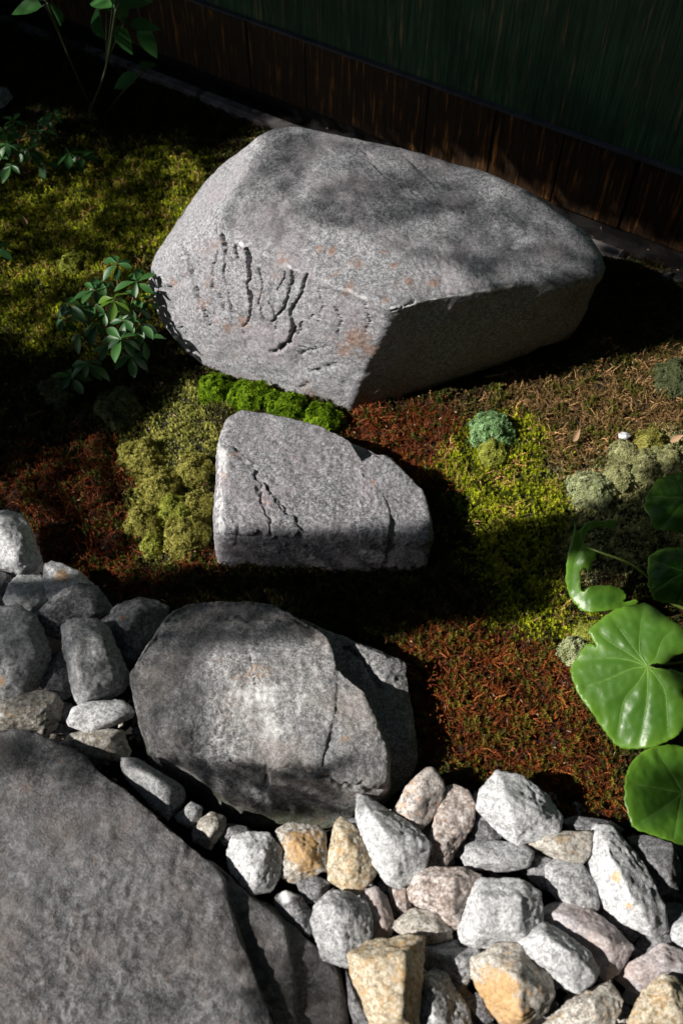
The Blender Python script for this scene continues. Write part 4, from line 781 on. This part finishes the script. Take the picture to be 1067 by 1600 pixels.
for k, mt_ in (('s', 'shrub'), ('y', 'shrub_y')):
    LM[k] = []
    for a_ in ((.3, .2), (.4, .35), (.2, .5)):
        me = leaf_me(1, .42, *a_, 1.5); me.materials.append(M[mt_]); LM[k].append(me)
r_ = random.Random(11)
shrub('low shrub with whorls of dark glossy leaves beside the big boulder', (175, 545), [(184, 412, .20, 6, .055, 's'), (147, 452, .16, 7, .058, 's'), (106, 474, .15, 7, .062, 's'), (178, 468, .17, 7, .056, 'y'), (214, 440, .17, 6, .056, 's'), (190, 530, .13, 8, .064, 's'), (138, 566, .08, 8, .062, 's'), (150, 505, .10, 7, .055, 's'), (220, 505, .12, 7, .06, 's'), (205, 555, .07, 7, .062, 's'), (165, 490, .12, 6, .05, 's'), (205, 480, .14, 6, .055, 's'), (125, 520, .09, 6, .05, 's'), (160, 440, .16, 6, .05, 's'), (195, 500, .12, 6, .05, 's'), (232, 470, .13, 5, .05, 's'), (120, 480, .13, 6, .05, 's'), (170, 540, .1, 6, .055, 's'), (225, 530, .09, 5, .055, 's'), (112, 588, .05, 6, .055, 's'), (100, 500, .11, 5, .05, 's'), (150, 475, .13, 5, .05, 's'), (215, 465, .14, 5, .045, 's')], LM, 'leafy shrubs', r_)
shrub('low leafy shrub at the left edge in the shade of the far moss', (40, 275), [(22, 190, .10, 7, .06, 's'), (60, 205, .09, 6, .06, 's'), (45, 235, .08, 7, .065, 's'), (12, 225, .10, 7, .06, 's'), (18, 258, .06, 7, .06, 's'), (-15, 240, .08, 6, .06, 's'), (8, 205, .1, 6, .06, 's'), (70, 250, .05, 5, .06, 's')], LM, 'leafy shrubs', r_)
shrub('small leafy seedling right of the shrub at the left edge', (105, 262), [(108, 238, .05, 7, .07, 's'), (128, 245, .05, 5, .06, 's')], LM, 'leafy shrubs', r_)
shrub('small dark seedling with a red stem behind the shaded shrub', (72, 205), [(84, 178, .06, 6, .07, 's'), (70, 185, .05, 4, .06, 's')], LM, 'leafy shrubs', r_)
shrub('sprig of leaves cut by the left edge beside the sunlit moss', (-25, 400), [(-8, 385, .05, 6, .06, 's')], LM, 'leafy shrubs', r_)
# tall dark plant in the upper left
tl = leaf_me(1, .60, .18, .35, .75); tl.materials.append(M['tallleaf']); rt = un(150, 190, 0)
tp = thing('tall_plant', 'tall dark plant with large drooping leaves in the upper left shade', 'plant', rt)
def setleaf(o, d, up=(0, 0, 1), roll=0):
    xx = Vector(d).normalized(); zz = (Vector(up) - xx * xx.dot(Vector(up))).normalized(); yy = zz.cross(xx)
    from mathutils import Matrix
    o.rotation_euler = Matrix((xx, yy, zz)).transposed().to_euler()
for k, (stemtop, leaves) in enumerate([((182, 15, .55), [((176, 42, .46), (208, 85, .40), .0), ((186, 12, .52), (240, 2, .50), .1), ((203, 40, .46), (250, 48, .44), .1), ((215, 45, .42), (245, 90, .36), 0), ((180, 10, .52), (140, 5, .50), 0), ((178, 12, .52), (192, 30, .46), 0), ((150, 15, .46), (152, 60, .38), 0), ((190, -10, .56), (230, -30, .56), 0), ((170, -5, .56), (140, -30, .55), 0)]),
                                       ((75, 5, .5), [((78, 5, .48), (100, 35, .42), 0), ((66, 10, .48), (20, 24, .46), 0), ((70, 0, .5), (40, -20, .5), 0)]), ((225, 110, .2), [((215, 118, .16), (180, 140, .13), 0), ((222, 108, .17), (245, 100, .15), 0), ((210, 130, .1), (185, 140, .08), 0)])]):
    tp_ = un(*stemtop); pts = [rt + np.array([.03 * k - .03, .02 * k, 0]), rt * .5 + tp_ * .5, tp_]; v_, f_ = tube([tuple(p) for p in bez(pts, 8)], .0032, 6); obj('stem', mesh_np('stem', np.array([tuple(a_) for a_ in v_]) - rt, f_), M['darkstem'], tp)
    for a_, b_, _ in leaves:
        A_, B_ = un(*a_), un(*b_); ln = np.linalg.norm(B_ - A_); o = obj('leaf', tl, None, tp, tuple(A_ - rt)); o.scale = (ln, ln, ln); setleaf(o, B_ - A_ + np.array([0, 0, .3 * ln]), (0, -.3, 1))
        v_, f_ = tube([tuple(tp_ * .6 + rt * .4), tuple(tp_ * .55 + A_ * .45), tuple(A_)], .0016, 5); obj('stalk', mesh_np('stalk', np.array([tuple(q_) for q_ in v_]) - rt, f_), M['darkstem'], tp)
# ------------------------------------------------------------------ odds and ends
def small_stone(px, py, r, zc, mt_, name, label, seed):
    th = np.linspace(0, 6.28, 8)[:-1]; poly = [(px + r * math.cos(a_) * (1 + .2 * math.sin(a_ * 3 + seed)), py + r * .7 * math.sin(a_)) for a_ in th]
    P, f, a = gstone(poly, zc, {}, seed); put_rock(name, P, f, a, M[mt_], label, 'stone')
small_stone(974, 681, 9, .02, 'white', 'white_pebble', 'tiny white pebble lying on the brown moss above the silver cushions', 71)
small_stone(-8, 152, 26, .03, 'grey', 'garden_stone', 'pale stone cut by the left edge in the dark far corner', 72)
dl = leaf_me(1, .45, .5, -.3); dl.materials.append(M['dead'])
for px, py, s, a_, lab in [(42, 352, .028, 2.2, 'pinkish dead leaf on the sunlit moss at the far left'), (1046, 690, .03, .3, 'pale dead leaf flake on the moss at the right edge'), (950, 1012, .02, 1., 'tiny pale leaf flake above the big round leaf'), (895, 690, .03, 1.1, 'curled tan leaf scrap on the straw-coloured moss'), (755, 590, .05, .15, 'thin brown twig-like leaf lying in the shadow of the boulder')]:
    c = un(px, py, .018); o = obj('fallen_leaf', dl, None, None, tuple(c)); o.scale = (s, s * (.16 if px == 755 else 1), s); o.rotation_euler = (.3, -.3 if px != 755 else .05, a_); tag(o, lab, 'leaf', 'fallen leaves')

# dead needles, twig ends and leaf scraps on the moss
vs, fs = [], []; K = 900; xl = rng.uniform(-.9, .9, K); yl = rng.uniform(.25, 2.4, K); zl, ql, gl = ground_z(xl, yl)
for k in range(K):
    if gl[k] and rng.random() < .8: continue
    a_ = rng.uniform(0, 6.28); ln = rng.uniform(.006, .022); wd = rng.uniform(.0006, .0012) if k % 4 else rng.uniform(.002, .004); dr = np.array([math.cos(a_), math.sin(a_), rng.uniform(-.25, .35)]); sd_ = np.array([-math.sin(a_), math.cos(a_), rng.uniform(-.3, .3)])
    if not k % 4: ln *= .5
    p0 = np.array([xl[k], yl[k], zl[k] + rng.uniform(.007, .014)]); up_ = np.array([0, 0, ln * rng.uniform(.05, .25)]); i0 = len(vs)
    vs += [p0 - dr * ln / 2, p0 - sd_ * wd, p0 + up_ + sd_ * wd * 0 - sd_ * wd * .6, p0 + dr * ln / 2, p0 + sd_ * wd, p0 - np.array([0, 0, wd])]
    fs += [(i0, i0 + 1, i0 + 2), (i0, i0 + 2, i0 + 4), (i0 + 1, i0 + 3, i0 + 2), (i0 + 2, i0 + 3, i0 + 4), (i0, i0 + 5, i0 + 1), (i0, i0 + 4, i0 + 5), (i0 + 1, i0 + 5, i0 + 3), (i0 + 5, i0 + 4, i0 + 3)]
tag(obj('leaf_litter', mesh_np('leaf_litter', np.array(vs), np.array(fs), False), M['dead']), 'dead needles, twig ends and leaf scraps strewn over the moss', 'litter', kind='stuff')
# ------------------------------------------------------------------ trees outside the picture on the left: their leaves and limbs cast the shade
from mathutils.bvhtree import BVHTree
bmr = bmesh.new()
for h in [BH, mt + mb, la + lb, lc, s1, s2, s3] + GHULL:
    b_ = bmesh.new()
    for p in h: b_.verts.new(tuple(p))
    bmesh.ops.convex_hull(b_, input=b_.verts[:]); vm = [bmr.verts.new(v.co) for v in b_.verts]; b_.verts.index_update()
    for f_ in b_.faces: bmr.faces.new([vm[v.index] for v in f_.verts])
    b_.free()
for o in (leafA, leafB, leafC, leafD, leafE):
    lc_ = lp.location + o.location; vm = [bmr.verts.new(v.co + lc_) for v in o.data.vertices]
    for p in o.data.polygons:
        try: bmr.faces.new([vm[i] for i in p.vertices])
        except ValueError: pass
def quad(*pts): bmr.faces.new([bmr.verts.new(p) for p in pts])
quad((-9, -9, .004), (9, -9, .004), (9, 9, .004), (-9, 9, .004))
gq = [un(*p, .0) for p in [(-500, 800), (60, 850), (262, 955), (640, 1200), (930, 1295), (1500, 1320), (1500, 2400), (-500, 2400)]]; quad(*[tuple(p) for p in gq])
wo = org + np.array([0, 0, 0]); quad(tuple(wo - wt * 3), tuple(wo + wt * 3), tuple(wo + wt * 3 + np.array([0, 0, 2.3])), tuple(wo - wt * 3 + np.array([0, 0, 2.3])))
bvh = BVHTree.FromBMesh(bmr); bmr.free()
BO = [(435, 190), (490, 195), (560, 218), (700, 243), (765, 258), (835, 293), (912, 345), (955, 405), (950, 440), (915, 500), (890, 540), (760, 580), (545, 658), (400, 612), (330, 588), (275, 550), (238, 492), (224, 450), (232, 398), (270, 350), (310, 296), (360, 238), (408, 200)]
LIT = [  # (outline in the photograph, share of sunlight let through, dapple)
 ([(-40, 895), (170, 900), (262, 950), (205, 1100), (-40, 1150)], .22, 0), ([(335, 828), (678, 822), (682, 912), (335, 897)], .11, 0), ([(262, 955), (300, 940), (420, 944), (500, 970), (520, 1000), (260, 1015)], .12, 0),
 ([(-100, 300), (0, 285), (60, 265), (150, 255), (230, 238), (330, 235), (330, 300), (280, 350), (240, 400), (232, 455), (250, 500), (200, 540), (130, 536), (60, 526), (-100, 505)], .95, .24),
 ([(20, 165), (110, 165), (150, 215), (130, 240), (20, 235)], .9, .35),
 ([(860, 300), (930, 330), (1100, 400), (1100, 445), (1000, 405), (940, 380)], .3, 0),
 (BO, 1., 0), ([(412, 212), (395, 255), (342, 338), (332, 360), (375, 376), (430, 402), (510, 438), (608, 474), (690, 462), (800, 442), (940, 402), (960, 380), (905, 340), (830, 290), (760, 255), (560, 215), (480, 190)], .74, 0), ([(350, 400), (420, 425), (500, 450), (520, 425), (440, 385), (380, 350)], 1., 0), ([(500, 430), (610, 470), (700, 455), (730, 445), (720, 415), (640, 405), (560, 360), (470, 350), (440, 370)], 1., 0), ([(425, 190), (510, 195), (485, 240), (466, 290), (452, 312), (438, 300), (430, 272), (380, 292), (400, 240)], .35, 0), ([(500, 205), (765, 255), (770, 285), (640, 275), (540, 262), (480, 262)], .55, 0),
 ([(478, 312), (520, 285), (600, 278), (700, 288), (760, 300), (740, 332), (660, 338), (600, 343), (560, 352), (500, 348)], .32, 0), ([(640, 402), (700, 355), (760, 325), (830, 290), (950, 380), (948, 408), (890, 424), (800, 424), (790, 402), (760, 412), (700, 412)], .45, 0),
 ([(735, 405), (755, 400), (757, 458), (738, 458)], .1, 0), ([(766, 405), (785, 405), (785, 455), (768, 455)], .1, 0),
 ([(195, 690), (235, 640), (290, 588), (330, 575), (545, 655), (545, 690), (340, 640), (335, 885), (225, 882), (190, 800)], 1., 0), ([(30, 800), (0, 765), (60, 730), (110, 690), (160, 665), (200, 690), (195, 800), (230, 885), (200, 905), (100, 880), (60, 860)], .8, .5),
 ([(545, 650), (720, 600), (870, 585), (1000, 552), (1110, 530), (1110, 700), (1045, 736), (940, 788), (880, 800), (820, 812), (720, 832), (690, 822), (660, 815), (550, 690)], 1., 0),
 ([(325, 635), (440, 632), (560, 682), (680, 765), (680, 824), (347, 832), (340, 890), (322, 885)], 1., 0),
 ([(200, 1060), (260, 1012), (500, 998), (600, 1000), (700, 975), (800, 970), (870, 940), (878, 880), (900, 860), (920, 880), (925, 915), (985, 902), (1000, 930), (1010, 940), (1100, 940), (1180, 1180), (1200, 1750), (-300, 1750), (-300, 1150), (0, 1150), (95, 1165), (110, 1120), (110, 1095), (200, 1090)], 1., 0),
 ([(195, 1060), (225, 1005), (300, 1005), (325, 1100), (320, 1190), (225, 1195)], .38, 0), ([(-300, 1140), (60, 1140), (140, 1180), (210, 1250), (150, 1240), (60, 1215), (-300, 1215)], .25, 0), ([(-300, 1215), (150, 1240), (330, 1380), (420, 1700), (-300, 1700)], .92, 0),
 ([(345, 1370), (372, 1375), (410, 1470), (440, 1620), (405, 1620), (375, 1500), (350, 1430)], .05, 0), ([(448, 1440), (480, 1470), (492, 1700), (450, 1700)], .1, 0), ([(480, 1470), (540, 1520), (550, 1700), (490, 1700)], .4, 0),
 ([(1000, 1220), (1030, 1200), (1090, 1200), (1090, 1280), (1050, 1262), (1010, 1292)], .2, 0), ([(1010, 730), (1130, 730), (1130, 800), (1030, 810)], .12, 0), ([(1030, 860), (1130, 860), (1130, 930), (1045, 920)], .2, 0), ([(215, 1180), (300, 1185), (430, 1196), (520, 1192), (600, 1205), (640, 1180), (665, 1190), (600, 1240), (530, 1275), (380, 1270), (320, 1240), (245, 1205)], .03, 0),
 ([(-40, 818), (5, 810), (35, 818), (62, 870), (40, 902), (-40, 885)], 1., 0), ([(8, 930), (25, 900), (70, 898), (72, 876), (100, 876), (130, 898), (142, 915), (100, 927), (76, 948), (68, 925), (45, 920), (15, 937)], 1., 0),
 ([(-40, 1040), (9, 1032), (9, 1102), (-40, 1104)], 1., 0), ([(112, 1030), (124, 1034), (138, 1090), (120, 1096)], 1., 0), ([(-40, 1108), (78, 1113), (62, 1140), (-40, 1144)], 1., 0), ([(98, 1108), (212, 1096), (214, 1128), (140, 1148), (102, 1134)], 1., 0), ([(117, 1150), (177, 1140), (180, 1178), (150, 1182)], .9, 0), ([(195, 1185), (240, 1198), (285, 1235), (270, 1270), (225, 1235)], 1., 0), ([(278, 1252), (318, 1262), (352, 1275), (350, 1310), (305, 1300)], 1., 0), ([(352, 1300), (510, 1288), (512, 1370), (440, 1395), (356, 1350)], 1., 0), ([(490, 1395), (580, 1396), (585, 1450), (545, 1506), (492, 1470)], 1., 0)]
def light_at(q, dn):
    tr = np.full(len(q), .015)
    for poly, v, dap in LIT:
        m_ = inpoly(q, poly); tr[m_] = v if not dap else np.where(dn[m_] > (.9 - 2 * dap) * .5, v, .05)
    return tr
def canopy(K, xr, yr, jit, spread, t0, t1):
    """candidate leaf places: points of the garden carried back up along the sunlight into the crowns"""
    T = np.stack([rng.uniform(*xr, K), rng.uniform(*yr, K), np.zeros(K)], -1); t = rng.uniform(t0, t1, K); P = T - sd * t[:, None]
    hit = np.array([(lambda h: h if h is not None else (0, 0, 0))(bvh.ray_cast(Vector(p), Vector(sd))[0]) for p in P])
    q = pr(hit); front = ((hit - c0) @ cf) > .05; infr = front & (q[:, 0] > -140) & (q[:, 0] < 1210) & (q[:, 1] > -140) & (q[:, 1] < 1740)
    qj = q + rng.normal(0, jit, q.shape); dn = n2(hit[:, 0], hit[:, 1] * .8, 13, 3, 6.)
    tr = light_at(qj, dn)
    for o_ in ((spread, 0), (-spread, 0), (0, spread * .8), (0, -spread * .8)):
        if spread: tr = np.maximum(tr, light_at(q + np.array(o_), dn))
    return P, tr, infr, n2(hit[:, 0], hit[:, 1], 2.2, 2, 3.)
def leaves_mesh(P, size):
    K = len(P); a = rng.normal(size=(K, 3)); a[:, 2] *= .5; a /= np.linalg.norm(a, axis=1)[:, None]; b = np.cross(a, rng.normal(size=(K, 3))); b /= np.linalg.norm(b, axis=1)[:, None]
    s_ = (size * rng.uniform(.75, 1.25, K))[:, None]; b = b * s_ * .33; a = a * s_ * .5; nrm = np.cross(a, b); nrm /= np.linalg.norm(nrm, axis=1)[:, None]
    v = np.concatenate([P - a, P - b + nrm * s_ * .06 - a * .15, P + a, P + b + nrm * s_ * .06 - a * .15]); i = np.arange(K)
    return v, np.concatenate([np.stack([i, i + K, i + 2 * K], -1), np.stack([i, i + 2 * K, i + 3 * K], -1)])
def crown_sets():
    out = []
    P, tr, infr, bn = canopy(100000, (-2.2, 2.4), (-1.2, 4.6), 0, 34, 2.5, 3.3); keep = np.where(infr, tr < .03, (bn > -.1) & (rng.random(len(P)) < .6)) & (P[:, 0] < -.55); out.append((P[keep], .075))
    P, tr, infr, bn = canopy(150000, (-1.25, 1.45), (-.1, 3.3), 2.5, 0, 2.3, 2.65); dens = np.clip(-np.log(np.maximum(tr, .03)) / 3.4, 0, 1); keep = infr & (tr < .095) & (rng.random(len(P)) < dens); out.append((P[keep], .024))
    P, tr, infr, bn = canopy(330000, (-1.1, 1.1), (-.1, 2.6), 5, 0, 3.3, 3.9); dens = np.clip(-np.log(np.maximum(tr, .06)) / 2.7, 0, 1); keep = infr & (tr >= .095) & (rng.random(len(P)) < dens); out.append((P[keep], .0145))
    return out
crowns = crown_sets()
TREES = [((-4.7, .25), 'broad leafy tree shading the stepping stones from the left', [(-1.15, .42, 1.74), (-2.2, -1.2, 2.0)], (-9, .95)), ((-4.7, 2.3), 'dense leafy tree shading the far corner and the wall', [(-1.5, 2.15, 1.9), (-1.2, 2.7, 2.3)], (.95, 9))]
for (tx, ty), lab, ends, (ya, yb) in TREES:
    tr_ = thing('shade_tree', lab, 'tree', (tx, ty, 0)); pp = bez([(0, 0, -.05), (.05, .03, .7), (.02, -.02, 1.4), (.12, 0, 2.3), (.1, .05, 3.0)], 6)
    v_, f_ = tube([tuple(p) for p in pp], list(np.linspace(.11, .03, len(pp))), 10); obj('trunk', mesh_np('trunk', np.array([tuple(a_) for a_ in v_]), f_), M['bark'], tr_)
    for k, e in enumerate(ends):
        e = np.array(e) - np.array([tx, ty, 0]); pp = bez([(0.05, 0, 1.1 + .25 * k), tuple(e * .5 + np.array([0, 0, .75 + .1 * k])), tuple(e)], 8); v_, f_ = tube([tuple(p) for p in pp], list(np.linspace(.04, .008, len(pp))), 7); obj('limb', mesh_np('limb', np.array([tuple(a_) for a_ in v_]), f_), M['bark'], tr_)
    vs, fs, nb = [], [], 0
    for P, s_ in crowns:
        P = P[(P[:, 1] >= ya) & (P[:, 1] < yb)]; v, f = leaves_mesh(P, s_); vs.append(v); fs.append(f + nb); nb += len(v)
    obj('crown', mesh_np('crown', np.concatenate(vs) - np.array([tx, ty, 0]), np.concatenate(fs), False), M['canopy'], tr_)['kind'] = 'stuff'


# ------------------------------------------------------------------ unseen timber building and tall leafy screens, added to keep the sky off
hs = thing('added_house', 'unseen dark timber wall and roof added behind the viewer to block skylight', 'added_house', (0, -1.6, 0))  # unseen, added over and behind the viewer to cut the skylight
obj('added_house_wall', box(-2.0, 5, -.15, 0, 0, 3.1), M['bark'], hs)
ev = obj('added_eave', box(-1.75, 5, -.4, 2.3, 0, .09, .006), M['bark'], hs, (0, 0, 2.75)); ev.rotation_euler = (R(-6), 0, 0)
for k in range(8): rf = obj('added_rafter', box(-1.6 + .85 * k, -1.53 + .85 * k, -.2, 2.2, -.07, -.003), M['bark'], hs, (0, 0, 2.75)); rf.rotation_euler = (R(-6), 0, 0)
hd = thing('added_hedge', 'tall dense leaf screen added behind the garden wall to block skylight', 'added_hedge', tuple(org + wn * 1.0), rot=(0, 0, WANG)); K = 26000  # added leaf screen, blocks the sky above the wall
P = np.stack([rng.uniform(-3, 4, K), rng.uniform(-.45, .45, K), rng.uniform(.1, 4.2, K) + .0], -1); P[:, 1] += .25 * n2(P[:, 0], P[:, 2], 1.5, 2); P[:, 2] *= 1 + .12 * n2(P[:, 0], P[:, 0], 1.1, 2)
v, f = leaves_mesh(P, .11); obj('foliage', mesh_np('foliage', v, f, False), M['canopy'], hd)['kind'] = 'stuff'
for k in range(6): v_, f_ = tube([(-2.6 + 1.2 * k, 0, -.05), (-2.55 + 1.2 * k, .05, 1.2), (-2.6 + 1.2 * k, 0, 3.2)], [.05, .04, .015], 8); obj('trunk', mesh_np('trunk', np.array([tuple(q_) for q_ in v_]), f_), M['bark'], hd)
hr = thing('added_hedge', 'dark leaf screen added out of view on the right to block skylight', 'added_hedge', (2.0, .6, 0)); K = 28000  # added out of view, blocks skylight from the right
P = np.stack([rng.uniform(-.45, .45, K), rng.uniform(-2.2, 1.0, K), rng.uniform(.05, 4.2, K)], -1); P[:, 0] += .2 * n2(P[:, 1], P[:, 2], 1.7, 2)
v, f = leaves_mesh(P, .10); obj('foliage', mesh_np('foliage', v, f, False), M['canopy'], hr)['kind'] = 'stuff'
hl = thing('added_hedge', 'tall dark bush added out of view at the far left to darken the corner', 'added_hedge', (-1.85, 3.0, 0)); K = 14000  # added out of view, darkens the far left corner
P = np.stack([rng.uniform(-.4, .4, K), rng.uniform(-.75, .75, K), rng.uniform(.02, 2.6, K)], -1); P[:, 0] += .12 * n2(P[:, 1], P[:, 2], 1.9, 2)
v, f = leaves_mesh(P, .09); obj('foliage', mesh_np('foliage', v, f, False), M['canopy'], hl)['kind'] = 'stuff'
for k in range(2): v_, f_ = tube([(0, -.4 + .8 * k, -.05), (.03, -.38 + .8 * k, 1.2), (0, -.4 + .8 * k, 2.3)], [.05, .04, .015], 8); obj('trunk', mesh_np('trunk', np.array([tuple(q_) for q_ in v_]), f_), M['bark'], hl)
for k in range(4): v_, f_ = tube([(0, -1.8 + k, -.05), (.04, -1.75 + k, 1.2), (0, -1.8 + k, 2.8)], [.05, .04, .015], 8); obj('trunk', mesh_np('trunk', np.array([tuple(q_) for q_ in v_]), f_), M['bark'], hr)
